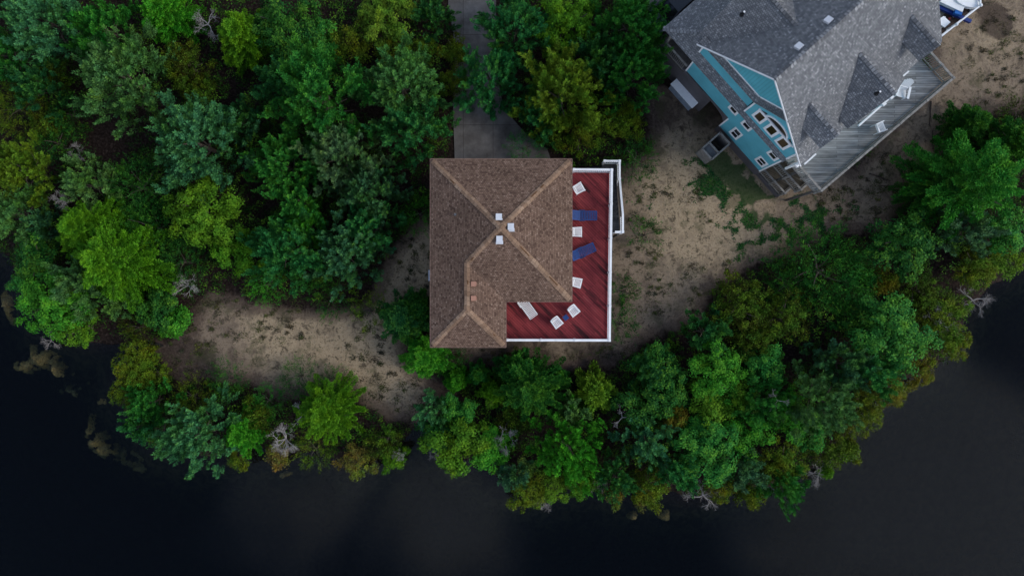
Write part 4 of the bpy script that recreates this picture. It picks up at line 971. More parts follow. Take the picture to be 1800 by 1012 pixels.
# ------------------------------------------------------------------ plants
RG = np.random.default_rng(11)
def nrm(a): return a/np.maximum(np.linalg.norm(a, axis=-1, keepdims=True), 1e-9)
def leaf_quads(pos, ax, nr, ln, wd, tone, bend=.12):
    """one folded diamond per leaf"""
    sd = nrm(np.cross(ax, nr)); nr = np.cross(sd, ax)
    ln = ln[:, None]; wd = wd[:, None]
    a = pos; b = pos+ax*ln*.45+sd*wd*.5+nr*ln*bend; c_ = pos+ax*ln; d = pos+ax*ln*.45-sd*wd*.5+nr*ln*bend
    return np.stack([a, b, c_, d], 1).reshape(-1, 3), np.repeat(tone, 4)
def quad_mesh(name, V, tone, mat):
    n = len(V)//4; me = bpy.data.meshes.new(name)
    me.vertices.add(len(V)); me.vertices.foreach_set("co", V.astype(np.float32).ravel())
    me.loops.add(len(V)); me.loops.foreach_set("vertex_index", np.arange(len(V), dtype=np.int32))
    me.polygons.add(n); me.polygons.foreach_set("loop_start", np.arange(0, len(V), 4, dtype=np.int32))
    me.update()
    at = me.attributes.new("tone", 'FLOAT', 'POINT'); at.data.foreach_set("value", np.clip(tone, 0, 1).astype(np.float32))
    me.materials.append(mat); return me
def rdir(n): return nrm(RG.normal(size=(n, 3)))
def plumes(base, axis, L, Wd, nl, tone, lf=(.13, .055)):
    """tapering sprays of needles"""
    n = len(base); k = nl
    s = RG.random((n, k))**.85; ph = RG.random((n, k))*2*np.pi
    x = nrm(np.cross(axis, rdir(n))); y = np.cross(axis, x)
    out = x[:, None]*np.cos(ph)[..., None]+y[:, None]*np.sin(ph)[..., None]
    r = Wd[:, None]*((1-s)**.7)*(.35+.65*RG.random((n, k)))*np.minimum(1, s*5+.35)
    pos = base[:, None]+axis[:, None]*(s*L[:, None])[..., None]+out*r[..., None]
    la = nrm(axis[:, None]*.95+out*.75+RG.normal(size=(n, k, 3))*.36)
    nr = nrm(out+RG.normal(size=(n, k, 3))*.35+np.array([0, 0, .35]))
    ln = lf[0]*(.7+.6*RG.random((n, k))); wd = lf[1]*(.7+.6*RG.random((n, k)))
    tn = tone[:, None]*.45+s*.30+RG.random((n, k))*.36-.06  # paler tips: young growth, plus upper light and lower shade painted in
    return leaf_quads(pos.reshape(-1, 3), la.reshape(-1, 3), nr.reshape(-1, 3), ln.ravel(), wd.ravel(), tn.ravel())
def crown_juniper(R, Hc, dens=1.0):
    nb = int((10+7.0*R*R)*dens); i = np.arange(nb)
    t = .08+.90*((i+.5)/nb)**.85; az = i*2.39996+RG.normal(size=nb)*.4
    reach = R*(1.03-t**1.9)**.75*(.50+.66*RG.random(nb)); reach = np.maximum(reach, .12*R)
    h = np.stack([np.cos(az), np.sin(az), np.zeros(nb)], 1); up = np.array([0, 0, 1.0])
    st_ = np.zeros((nb, 3)); st_[:, 2] = Hc*t*.76
    rise = (.15+.5*t)*reach+.12*Hc*RG.random(nb)
    en = st_+h*reach[:, None]+up*rise[:, None]
    bases, axes, Ls, Ws, ts = [], [], [], [], []
    for b in range(nb):
        m = int(3+reach[b]*3.6); s = .42+.58*RG.random(m)**.7; s[0] = 1.0; d = en[b]-st_[b]; dn = d/np.linalg.norm(d)
        lat = RG.normal(size=(m, 3))*(.12+.16*reach[b]*(1-s)[:, None]); v0 = RG.random()
        bases.append(st_[b]+d*s[:, None]+lat)
        axes.append(nrm(dn*.50+up*(.62+.3*t[b])+RG.normal(size=(m, 3))*.24))
        Ls.append(.40+.42*RG.random(m)+.06*R*RG.random(m)); Ws.append(.095+.075*RG.random(m)); ts.append(np.clip(.40*v0+.62*RG.random(m), 0, 1))
    tip = np.array([[0, 0, Hc*.80]]); bases.append(tip); axes.append(up[None]); Ls.append(np.array([Hc*.18+.3])); Ws.append(np.array([.16])); ts.append(np.array([.8]))
    return plumes(np.concatenate(bases), np.concatenate(axes), np.concatenate(Ls), np.concatenate(Ws), 84, np.concatenate(ts), (.135, .042))
def clusters(cen, outd, rad_, nl, tone, lf, flat=.55, airy=0.0):
    n = len(cen); k = nl
    d = rdir(n*k).reshape(n, k, 3); d[..., 2] = np.abs(d[..., 2])*.9-.15
    rr = rad_[:, None]*RG.random((n, k))**.45
    pos = cen[:, None]+d*rr[..., None]*np.array([1, 1, .75])
    nr = nrm(d*.55+outd[:, None]*.35+np.array([0, 0, .6])+RG.normal(size=(n, k, 3))*.32)
    la = nrm(np.cross(nr, rdir(n*k).reshape(n, k, 3))+airy*(d+outd[:, None]))
    tn = tone[:, None]*.65+.22*(d[..., 2]+.3)+RG.random((n, k))*.45-.12  # leaves on a cluster's top lighter: overhead light painted into the tone
    ln = lf[0]*(.6+.8*RG.random((n, k))); wd = lf[1]*(.6+.8*RG.random((n, k)))
    return leaf_quads(pos.reshape(-1, 3), la.reshape(-1, 3), nr.reshape(-1, 3), ln.ravel(), wd.ravel(), tn.ravel(), .06)
def crown_broad(R, Hc, lf=(.135, .085), dens=1.0, cr=(.20, .22), nl=62, airy=0.0):
    nlobe = int(6+5*R); lob = []
    for i in range(nlobe):
        az = i*2.39996+RG.random(); u_ = (i+.5)/nlobe; q = R*.70*np.sqrt(u_)*(.75+.5*RG.random())
        lob.append((q*np.cos(az), q*np.sin(az), Hc*(.84-.42*u_)*(.62+.5*RG.random()), R*(.14+.24*RG.random())))
    C_, O_, S_, T_ = [], [], [], []
    for lx_, ly_, lz_, lr in lob:
        n = int(max(5, 13*lr*lr*dens+4)); d = rdir(n); d[:, 2] = d[:, 2]*.8+.22; d = nrm(d); f = .55+.55*RG.random(n)**.7
        C_.append(np.array([lx_, ly_, lz_])+d*(lr*f)[:, None]*np.array([1, 1, .8])); O_.append(d)
        S_.append(cr[0]+cr[1]*RG.random(n)); T_.append(np.clip(.25+.35*RG.random(n)+.35*d[:, 2]*f, 0, 1))  # lobe tops lighter than their undersides, shading painted into the tone
    return clusters(np.concatenate(C_), np.concatenate(O_), np.concatenate(S_), nl, np.concatenate(T_), lf, airy=airy)
def crown_feathery(R, Hc):
    n = int(46*R*R+14); az = RG.random(n)*2*np.pi; q = R*np.sqrt(RG.random(n)); 
    base = np.stack([q*np.cos(az)*.75, q*np.sin(az)*.75, Hc*(.12+.58*(1-(q/R)**2)*(.55+.5*RG.random(n)))], 1)
    ax = nrm(np.stack([np.cos(az)*.8*(q/R+.15), np.sin(az)*.8*(q/R+.15), .55+.5*RG.random(n)], 1)+RG.normal(size=(n, 3))*.32)
    return plumes(base, ax, .45+.5*RG.random(n)+.12*R, .10+.12*RG.random(n), 30, np.clip(.2+.75*RG.random(n)**1.4, 0, 1), (.15, .028))
def crown_frond(R, Hc, arms=8, layers=8, lush=1.0):
    B_, A_, L_, W_, T_ = [], [], [], [], []
    up = np.array([0, 0, 1.0])
    for l in range(layers):
        t = (l+.5)/layers; m = arms-int(2*t)
        for j in range(m):
            az = j*2*np.pi/m+l*.55+RG.normal()*.22; ln = R*(1.04-t**1.5*.92)*(.68+.42*RG.random()); h = np.array([np.cos(az), np.sin(az), 0])
            side = np.array([-h[1], h[0], 0]); k = int((14+16*ln)*lush); s = np.linspace(.08, 1, k)
            z = Hc*(.10+.80*t)+ln*(.10+.42*t)*s**1.2 - .16*ln*s**2.2
            p = h*(s*ln)[:, None]; p[:, 2] = z
            sg = np.where(np.arange(k) % 2 == 0, 1.0, -1.0)
            p = p+side*(sg*.035+RG.normal(size=k)*.03)[:, None]
            B_.append(p); A_.append(nrm(h*(.75+.6*s)[:, None]+side*(sg*(1.0-.55*s))[:, None]+up*(.22+RG.normal(size=k)*.16)[:, None]))
            L_.append((.13+.20*ln*(1-s)**.9*np.minimum(1, s*4+.3))*(.8+.4*RG.random(k))); W_.append(.05+.035*RG.random(k)); T_.append(np.clip(.2+.5*t+.35*RG.random()+.2*s, 0, 1)*np.ones(k))
    B_.append(np.array([[0, 0, Hc*.86]])); A_.append(up[None]); L_.append(np.array([.5])); W_.append(np.array([.09])); T_.append(np.array([.9]))
    return plumes(np.concatenate(B_), np.concatenate(A_), np.concatenate(L_), np.concatenate(W_), 15, np.concatenate(T_), (.13, .042))
def stems(name, R, Hc, n, mat, r0, lean=.5, twig=0):
    k = MB()
    k.tube((0, 0, -.3), (0, 0, Hc*.72), r0, r0*.35, 7)
    for i in range(n):
        az = i*2.4+random.random(); z0 = Hc*(.12+.5*i/n); q = R*random.uniform(.5, .82)
        m_ = (q*.5*math.cos(az), q*.5*math.sin(az), z0+Hc*.10+q*.2); e_ = (q*math.cos(az+.15), q*math.sin(az+.15), z0+Hc*.16+q*lean*.7)
        k.tube((0, 0, z0), m_, r0*.42, r0*.28, 5, False); k.tube(m_, e_, r0*.28, r0*.10, 5, False)
    me = k.build(name, mat, None, smooth=True); d = me.data; bpy.data.objects.remove(me); return d
def bare(R, Hc, n0=5, depth=4, flat=.5, name="branches"):
    k = MB()
    def go_(p, d, ln, r, dep):
        q = p
        for s in range(2):
            d2 = (d+Vector((random.gauss(0, .22), random.gauss(0, .22), random.gauss(.02, .16)))).normalized(); e = q+d2*ln*.5
            k.tube(q, e, r*(1-.25*s), r*(.8-.25*s), 5 if dep < 2 else 3, False); q = e; d = d2
            if dep < depth and random.random() < .8:
                d3 = (d+Vector((random.gauss(0, .75), random.gauss(0, .75), random.gauss(0, .45)))).normalized(); go_(q, d3, ln*random.uniform(.5, .8), r*.52, dep+1)
        if dep < depth:
            for s in range(2):
                d3 = (d+Vector((random.gauss(0, .55), random.gauss(0, .55), random.gauss(0, .3)))).normalized(); go_(q, d3, ln*random.uniform(.5, .8), r*.55, dep+1)
    for i in range(n0):
        az = i*2*math.pi/n0+random.uniform(-.4, .4); go_(Vector((0, 0, 0)), Vector((math.cos(az), math.sin(az), flat*random.uniform(.7, 1.5))).normalized(), R*.52, .036+.010*R, 0)
    o = k.build(name, M['dead_wood'], None); d = o.data; bpy.data.objects.remove(o); return d

# prototypes: one crown mesh per kind, size and variant; every plant is an object of its own that shares one of these meshes
PROTO = {}
def proto(kind, size, var):
    key = (kind, size, var)
    if key not in PROTO:
        if kind == 'J': R = (1.0, 1.75, 2.5)[size]; H = (2.2, 4.2, 5.6)[size]; V, t = crown_juniper(R, H)
        elif kind == 'B': R = (1.0, 1.7, 2.4)[size]; H = (1.7, 3.0, 4.2)[size]; V, t = crown_broad(R, H)
        elif kind == 'S': R = (.8, 1.3, 1.9)[size]; H = (1.2, 1.9, 2.6)[size]; V, t = crown_broad(R, H, (.095, .052), 2.0, (.13, .14), 46, .4)
        elif kind == 'F': R = (.9, 1.5, 2.4)[size]; H = (1.1, 1.9, 2.8)[size]; V, t = crown_feathery(R, H)
        elif kind == 'P': R = (.9, 1.7, 2.6)[size]; H = (2.0, 4.0, 6.0)[size]; V, t = crown_frond(R, H, (6, 8, 9)[size], (6, 8, 9)[size], (1, 1, 1.05)[size])
        mat = M['needles'] if kind in 'JPF' else M['leaves']
        PROTO[key] = (R, H, quad_mesh("crown", V, t, mat), stems("trunk", R*.75, H*.8, 6 if kind in 'JP' else 5, M['bark'], .05+.035*R))
    return PROTO[key]
KINDS = dict(J=("juniper_tree", "tree", "evergreens of the woods"), B=("leafy_tree", "tree", "broadleaved trees of the woods"), S=("shrub", "shrub", "shrubs round the houses and the shore"),
             F=("feathery_shrub", "shrub", "shrubs round the houses and the shore"), P=("conifer_tree", "tree", "evergreens of the woods"))
HUE = dict(blue=(.046, .170, .082), sage=(.080, .175, .058), grey=(.075, .135, .082), green=(.018, .160, .026), teal=(.014, .128, .044), bright=(.030, .215, .012), lime=(.066, .165, .004), olive=(.080, .098, .005), dolive=(.030, .034, .002), dark=(.008, .072, .012), dteal=(.007, .072, .030), ylw=(.105, .165, .012), brown=(.130, .088, .020), pale=(.15, .19, .055), orange=(.17, .115, .010), blueg=(.045, .110, .074))
HUE = {k_: tuple((1-m_)*a_+m_*g_ for a_, g_ in zip(v_, (.036, .135, .012))) for k_, v_ in HUE.items() for m_ in ((.06 if k_ in ('dolive', 'dark', 'brown', 'olive') else .24),)}
def plant(kind, px, py, rp, hue, label, hk=1.0, zb=0.0):
    nm, cat, grp = KINDS[kind]
    hf = dict(J=2.05, B=1.55, S=1.25, F=1.05, P=2.1)[kind]*hk
    r = rp*CAM_H/FPX
    for _ in range(3): h = (hf*r+.4); zc = zb+h*.55; r = rp*(CAM_H-zc)/FPX
    size = 0 if r < (1.35 if kind in 'JBP' else 1.05) else (1 if r < (2.1 if kind in 'JBP' else 1.6) else 2)
    R, H, cme, tme = proto(kind, size, int(RG.integers(0, 3)))
    p = P(px, py, zc); ld = float(land_d(np.array([p.x]), np.array([p.y]))[0]); zb = max(WATER_Z+.05, min(0.0, ld*.18-.35))
    o = empty(nm, (p.x, p.y, zb), label, cat, grp, rz=float(RG.random()*6.28))
    c_ = HUE[hue]; j = RG.normal(size=3)*.06+1
    for nm2, me_ in (("crown", cme), ("trunk", tme)):
        q = bpy.data.objects.new(nm2, me_); COL.objects.link(q); q.parent = o
        s = r/R*1.10; q.scale = (s*(1+.06*RG.normal()), s*(1+.06*RG.normal()), h/H)
        if nm2 == "trunk": q.scale = (s, s, h/H)
        q.color = (c_[0]*j[0], c_[1]*j[1], c_[2]*j[2], 1)
    return o
BW = "bare_branches"
def dead(px, py, rp, z, label, var=0, rz_=None):
    key = ('D', var)
    if key not in PROTO: PROTO[key] = bare(1.0, 1.0, (6, 4, 3, 7)[var], (4, 4, 3, 4)[var], (.6, .25, .1, .8)[var])
    p = P(px, py, z+.3); o = bpy.data.objects.new(BW, PROTO[key]); COL.objects.link(o)
    r = rp*(CAM_H-z)/FPX*.60; o.location = (p.x, p.y, z); o.scale = (r, r, r); o.rotation_euler = (0, 0, RG.random()*6.28 if rz_ is None else rz_)
    tag(o, label, "branches", "bare grey branches among the trees")

# kind, pixel x, y, radius, hue, label
PL = [
('J', 85, 38, 72, 'blue', "blue-green juniper in the photo's top corner over the woods"),
('J', 15, 95, 42, 'green', "mid green juniper cut by the photo's edge below the blue-green corner juniper"),
('J', 215, 135, 82, 'sage', "broad sage green juniper in the north-west woods, palest of those beside it"),
('J', 180, 48, 55, 'green', "green juniper just above the broad sage juniper"),
('S', 100, 128, 38, 'dolive', "dark olive shrub between the corner juniper and the sage juniper"),
('P', 290, 22, 50, 'bright', "bright green conifer on the photo's top edge, west of the lone bare branches"),
('P', 425, 62, 52, 'lime', "lime green conifer right beside the topmost bare branches"),
('S', 330, 115, 48, 'dolive', "low dark olive shrub below the topmost bare branches"),
('S', 345, 165, 34, 'dolive', "small dark olive shrub east of the sage juniper"),
('F', 25, 190, 46, 'olive', "olive wispy shrub on the west edge above the yellow-green junipers"),
('J', 70, 150, 42, 'dteal', "dark teal juniper in the shade west of the sage juniper"),
('S', 80, 218, 34, 'dolive', "dark olive shrub north of the clearing in the western woods"),
('F', 120, 200, 32, 'dark', "dark green feathery shrub bordering the small western clearing"),
('B', 505, 48, 72, 'dark', "deep green broadleaved tree with pale leaf tips at the photo's top"),
('B', 560, 70, 42, 'green', "mid green broadleaved tree between the deep green tree and olive bushes"),
('B', 682, 25, 58, 'ylw', "yellow-tinged tree on the top edge near the driveway"),
('J', 762, 25, 36, 'dteal', "dark teal juniper in the driveway's top west corner"),
('S', 618, 78, 42, 'olive', "lumpy yellow-olive bush, largest of the olive bushes in the north woods"),
('S', 678, 88, 24, 'olive', "small round yellow-olive bush between two bigger olive bushes"),
('S', 738, 92, 32, 'olive', "round olive bush a step west of the driveway"),
('S', 796, 88, 27, 'olive', "olive bush overhanging the driveway's west edge, northern of two"),
('S', 796, 142, 29, 'olive', "olive bush overhanging the driveway's west edge, southern of two"),
('J', 565, 172, 88, 'green', "big fresh green juniper in the middle of the north woods"),
('J', 500, 150, 48, 'teal', "teal green juniper on the big fresh green juniper's west flank"),
('J', 705, 150, 70, 'sage', "sage green juniper with grey tips west of the driveway"),
('J', 725, 225, 56, 'teal', "teal juniper closest to the brown roof's north-west corner"),
('J', 348, 252, 78, 'blue', "large blue-green juniper with silvery sprays above a lime tree"),
('J', 415, 210, 40, 'dteal', "dark teal juniper behind the large silvery blue juniper"),
('J', 500, 290, 58, 'green', "green juniper with a rusty brown patch in the central woods"),
('J', 600, 275, 66, 'grey', "grey-green juniper in the central woods"),
('J', 650, 340, 62, 'blueg', "bluish grey juniper east of the central woods, toward the brown roof"),
('J', 525, 352, 48, 'green', "green juniper south of the rusty-patched one"),
('J', 545, 398, 38, 'bright', "small bright green juniper among blue-green neighbours"),
('B', 362, 372, 72, 'lime', "yellow-green broadleaved tree under the large silvery blue juniper"),
('J', 648, 405, 50, 'teal', "teal juniper leaning over the sandy strip by the brown house"),
('J', 505, 440, 70, 'teal', "large teal juniper on the southern edge of the woods"),
('J', 610, 445, 58, 'blue', "blue-green juniper overhanging the sand's northern edge"),
('F', 736, 375, 30, 'bright', "vivid green shrub against the brown roof's west eave"),
('F', 468, 500, 34, 'bright', "bright green wispy shrub on the sand's northern edge"),
('F', 545, 482, 28, 'green', "green wispy shrub below the large teal juniper"),
('B', 420, 440, 42, 'lime', "lime tree between the teal juniper and the dark western trees"),
('F', 580, 528, 24, 'dark', "very dark low shrub on the sand's northern edge"),
('F', 650, 547, 27, 'olive', "pale olive grassy shrub standing out on the sand"),
('J', 38, 300, 60, 'ylw', "yellow-green juniper on the photo's west edge, upper of two"),
('J', 25, 375, 52, 'sage', "pale green juniper on the photo's west edge, lower of two"),
('F', 95, 250, 36, 'dark', "dark wispy shrub by the bare twigs of the western clearing"),
('J', 155, 325, 44, 'sage', "sage juniper south of the western clearing"),
('F', 245, 330, 60, 'dark', "dark green wispy shrub east of the western clearing"),
('F', 262, 400, 56, 'dark', "dark green tangled shrub between the two lime trees"),
('P', 148, 400, 62, 'lime', "lime conifer beside the pale dead twigs in the western woods"),
('P', 200, 462, 80, 'lime', "large yellow-lime conifer near the western shore"),
('J', 85, 395, 26, 'blue', "small blue-green juniper among lime neighbours"),
('B', 60, 452, 52, 'dark', "dark green tree at the western waterline"),
('B', 90, 530, 66, 'bright', "bushy fresh green tree overhanging the western water"),
('J', 140, 500, 52, 'sage', "sage green juniper between the fresh green bushes on the west shore"),
('B', 130, 578, 46, 'lime', "lime green bush at the western point, leaning over the inlet"),
('B', 50, 490, 36, 'green', "green bush at the western waterline south of the dark tree"),
('J', 212, 528, 24, 'sage', "small sage juniper north of the inlet"),
('B', 278, 545, 40, 'dark', "deep green bush at the sand's west end"),
('B', 306, 568, 28, 'bright', "bright green bush touching the sand's west end"),
('F', 240, 575, 30, 'dolive', "dry olive shrub at the head of the inlet"),
('F', 318, 460, 46, 'dark', "dark green shrub above the pale twigs at the sand"),
('P', 708, 560, 42, 'dteal', "dark teal shrubby conifer by the brown house's west wall"),
('P', 735, 545, 32, 'dark', "dark conifer pressed against the brown house's west wall"),
('P', 748, 625, 48, 'bright', "bright green conifer at the brown roof's south-west corner"),
('F', 785, 625, 34, 'dark', "dark shrub under the brown roof's south eave"),
('S', 232, 642, 46, 'olive', "olive bush at the islet's north-west end"),
('S', 272, 660, 36, 'olive', "olive bush inland on the western spit"),
('S', 222, 690, 34, 'olive', "olive bush at the spit's westernmost point"),
('J', 262, 708, 36, 'green', "green juniper behind the spit's westernmost olive bush"),
('J', 250, 745, 30, 'teal', "small teal juniper over the water at the spit's west side"),
('F', 285, 755, 36, 'green', "feathery green shrub drooping over the water on the spit"),
('J', 345, 765, 66, 'blue', "large blue-green juniper on the spit's south shore"),
('F', 335, 696, 30, 'olive', "yellow-olive shrub in the middle of the spit"),
('F', 400, 668, 32, 'dark', "dark shrub at the sand's southern edge"),
('S', 448, 738, 38, 'dolive', "dark olive bush north-west of the white dead branches"),
('P', 425, 762, 38, 'bright', "bright green young conifer west of the white dead branches"),
('S', 415, 805, 28, 'olive', "yellow-olive bush at the waterline below the bright young conifer"),
('S', 482, 798, 26, 'brown', "rust brown bush at the waterline below the white dead branches"),
('F', 470, 705, 28, 'green', "green shrub between the sand and the white dead branches"),
('P', 575, 722, 62, 'lime', "big fern-like lime conifer, brightest on the spit"),
('F', 525, 662, 30, 'dark', "dark green shrub at the sand north-west of the fern-like conifer"),
('F', 592, 672, 30, 'dark', "dark green shrub at the sand north-east of the fern-like conifer"),
('S', 678, 775, 36, 'dolive', "dark olive bush on the spit's east end"),
('S', 625, 812, 36, 'brown', "brownish bush at the waterline south of the fern-like conifer"),
('S', 690, 808, 28, 'lime', "yellow-green bush at the spit's south-east waterline"),
('F', 550, 792, 30, 'olive', "olive shrub at the waterline under the fern-like conifer"),
('P', 803, 668, 22, 'bright', "narrow bright conifer south of the brown roof, western one"),
('P', 842, 658, 20, 'green', "narrow green conifer south of the brown roof, middle one"),
('P', 868, 690, 26, 'lime', "narrow lime conifer south of the brown roof, eastern one"),
('P', 932, 685, 66, 'dark', "dark green fern-like conifer south of the red deck"),
('P', 912, 650, 34, 'green', "green conifer tips just south of the red deck's railing"),
('P', 982, 662, 18, 'green', "small solitary green conifer on the litter south of the deck"),
('P', 1046, 690, 34, 'ylw', "slender yellow-brown conifer south-east of the red deck"),
('J', 762, 718, 27, 'blue', "small blue-green juniper at the head of the eastern inlet"),
('B', 808, 725, 36, 'green', "glossy green bush east of the inlet"),
('B', 800, 785, 56, 'lime', "yellow-lime bush on the water's edge just east of the inlet"),
('B', 770, 765, 34, 'dark', "dark green bush on the inlet's east bank"),
('B', 862, 788, 42, 'bright', "bright lime bush east of the yellow-lime waterside bush"),
('J', 1000, 788, 64, 'bright', "bright green juniper in the middle of the south bank"),
('J', 1003, 722, 28, 'sage', "small sage juniper north of the bright south bank juniper"),
('S', 895, 740, 34, 'dolive', "dark olive shrub beside the bare twigs of the south bank"),
('J', 1138, 778, 44, 'blue', "blue-green juniper east of the long bare trunk"),
('J', 1082, 838, 38, 'dteal', "dark blue-teal juniper near the south waterline"),
('J', 900, 832, 26, 'blueg', "small bluish juniper at the south waterline"),
('S', 926, 822, 20, 'pale', "small pale yellow bush at the south waterline"),
('S', 932, 868, 40, 'olive', "dark olive bush hanging lowest over the water south of the deck"),
('S', 972, 858, 32, 'ylw', "yellow-olive bush next to the lowest hanging olive bush"),
('S', 1024, 848, 36, 'lime', "lime-olive bush at the waterline below the bright juniper"),
('S', 1080, 874, 24, 'brown', "brown dying bush at the waterline, western of two"),
('S', 1142, 862, 40, 'olive', "olive bush at the waterline with yellow leaves"),
('S', 1135, 880, 18, 'brown', "brown dying bush at the waterline, eastern of two"),
('B', 1184, 738, 28, 'orange', "orange-tinted little tree in the east bank woods"),
('B', 1128, 718, 50, 'dark', "deep green tree south-east of the slender yellow-brown conifer"),
('B', 1248, 800, 66, 'green', "rich green tree on the south-east shore"),
('J', 1192, 828, 40, 'teal', "teal juniper at the shoreline beside the rich green tree"),
('J', 1302, 826, 32, 'blueg', "pale bluish juniper over the south-east water"),
('B', 1250, 702, 44, 'lime', "lime tree in the middle of the east bank woods"),
('S', 1372, 812, 48, 'olive', "olive-lime bush in the south-east shore trees"),
('J', 1378, 852, 42, 'green', "fresh green juniper at the south-east waterline"),
('S', 1322, 870, 26, 'olive', "low olive bush at the south-east waterline"),
('S', 1268, 856, 30, 'olive', "olive bush hanging above the forked bare branches"),
('B', 1388, 732, 40, 'bright', "bright lime-green tree north of the olive-lime bush"),
('J', 1448, 705, 66, 'sage', "sage green juniper on the east bank's crest"),
('S', 1518, 722, 48, 'olive', "yellow-olive bush at the eastern waterline, largest there"),
('S', 1462, 785, 38, 'dolive', "dark olive bush over the bare twigs of the eastern waterline"),
('S', 1492, 792, 26, 'olive', "feathery olive bush jutting over the eastern water"),
('S', 1456, 830, 15, 'lime', "tiny yellow-green bush at the tip of hanging bare twigs"),
('S', 1572, 688, 36, 'orange', "orange-olive bush at the eastern waterline"),
('S', 1300, 540, 62, 'dolive', "very dark olive thicket bush at the yard's south corner"),
('S', 1372, 560, 58, 'dolive', "very dark olive bush east of the thicket bush"),
('S', 1320, 600, 46, 'dolive', "very dark olive bush south of the thicket bush"),
('B', 1155, 640, 44, 'dark', "dark green tree at the sand's south-east end"),
('B', 1255, 655, 60, 'bright', "bright green broadleaved tree in the east bank woods"),
('B', 1292, 700, 38, 'lime', "lime-topped tree east of the bright broadleaved one"),
('B', 1345, 640, 46, 'green', "mid green tree south of the very dark olive bushes"),
('J', 1240, 585, 34, 'dteal', "dark teal juniper with a yellow tip at the yard's south edge"),
('B', 1168, 690, 46, 'dark', "deep green tree west of the lime east bank tree"),
('J', 1140, 655, 28, 'dteal', "small dark teal juniper at the sand's south-east end"),
('J', 1340, 705, 44, 'green', "green juniper between the lime-topped tree and the crest juniper"),
('B', 1310, 765, 44, 'bright', "bright green tree above the south-east shore"),
('B', 1225, 755, 36, 'green', "green tree west of the bright one above the south-east shore"),
('B', 1420, 760, 38, 'green', "green tree south of the sage crest juniper"),
('J', 1480, 640, 50, 'blueg', "dark bluish juniper in the eastern woods"),
('P', 1715, 315, 95, 'green', "huge green conifer beside the grey deck's east yard"),
('P', 1650, 330, 58, 'dark', "dark conifer on the huge conifer's west side"),
('P', 1705, 215, 40, 'dark', "star-topped dark conifer reaching onto the east sand"),
('P', 1780, 250, 50, 'dark', "dark conifer on the photo's east edge"),
('J', 1700, 405, 48, 'grey', "thin grey-green juniper south of the huge conifer"),
('B', 1592, 425, 68, 'dark', "very dark green bush at the sand's east side"),
('B', 1765, 405, 46, 'green', "green tree on the photo's east edge"),
('S', 1770, 458, 42, 'ylw', "yellow-olive bush at the east waterline beside the photo's edge"),
('S', 1712, 468, 46, 'olive', "olive bush north of the arching bare branches"),
('F', 1445, 475, 82, 'dark', "broad dark feathery bush south of the teal house's yard"),
('F', 1500, 500, 50, 'green', "green feathery bush with yellow tips east of the broad dark one"),
('F', 1390, 500, 48, 'dark', "dark feathery bush on the yard's south-west fringe"),
('S', 1556, 496, 27, 'orange', "orange-brown shrub in the eastern thicket"),
('S', 1615, 512, 44, 'dolive', "dark olive shrub east of the orange-brown one"),
('B', 1565, 592, 76, 'green', "large glossy green tree in the eastern woods"),
('B', 1520, 560, 44, 'dark', "dark tree north-west of the large glossy one"),
('S', 1655, 600, 50, 'olive', "olive bush at the east waterline below the bare branches"),
('S', 1622, 655, 30, 'orange', "amber bush at the east waterline"),
('S', 1668, 552, 36, 'ylw', "yellow bush among the arching bare branches"),
('S', 1640, 545, 40, 'olive', "olive bush west of the arching bare branches"),
('J', 1530, 655, 50, 'teal', "teal juniper south-west of the large glossy tree"),
('J', 908, 48, 60, 'teal', "dark teal juniper east of the driveway, at the top"),
('B', 992, 45, 66, 'lime', "lime tree with rusty flecks on the photo's top edge, east of the driveway"),
('J', 1112, 48, 68, 'green', "deep green juniper beside the parked car"),
('J', 862, 140, 60, 'teal', "teal juniper spreading over the driveway"),
('J', 990, 165, 74, 'ylw', "yellow-flecked juniper north-east of the brown roof"),
('J', 1112, 130, 62, 'green', "green juniper over the gravel near the white box"),
('J', 948, 205, 44, 'teal', "dark teal juniper hiding the driveway's lower bend"),
('J', 1048, 110, 50, 'dteal', "shaded dark juniper between the yellow-flecked and green junipers"),
('S', 1022, 235, 50, 'olive', "olive bush just north of the red deck"),
('S', 975, 240, 30, 'dolive', "dark olive bush at the brown roof's north-east corner"),
('S', 1102, 212, 38, 'olive', "olive bush at the yard's north-west corner"),
('F', 1118, 282, 38, 'dark', "dark green bush beside the grey stair's landing"),
('F', 925, 258, 28, 'teal', "small teal bush by the driveway's end"),
('F', 1135, 412, 22, 'dark', "small dark bush alone on the sand near the grey stair"),
('F', 1096, 512, 20, 'dark', "low dark shrub against the red deck's long railing"),
('F', 1092, 570, 24, 'dark', "low dark shrub at the red deck's south-east corner"),
('F', 1790, 205, 26, 'dolive', "dark shrub on the photo's east edge by the sand"),
]
for a_ in PL: plant(*a_)
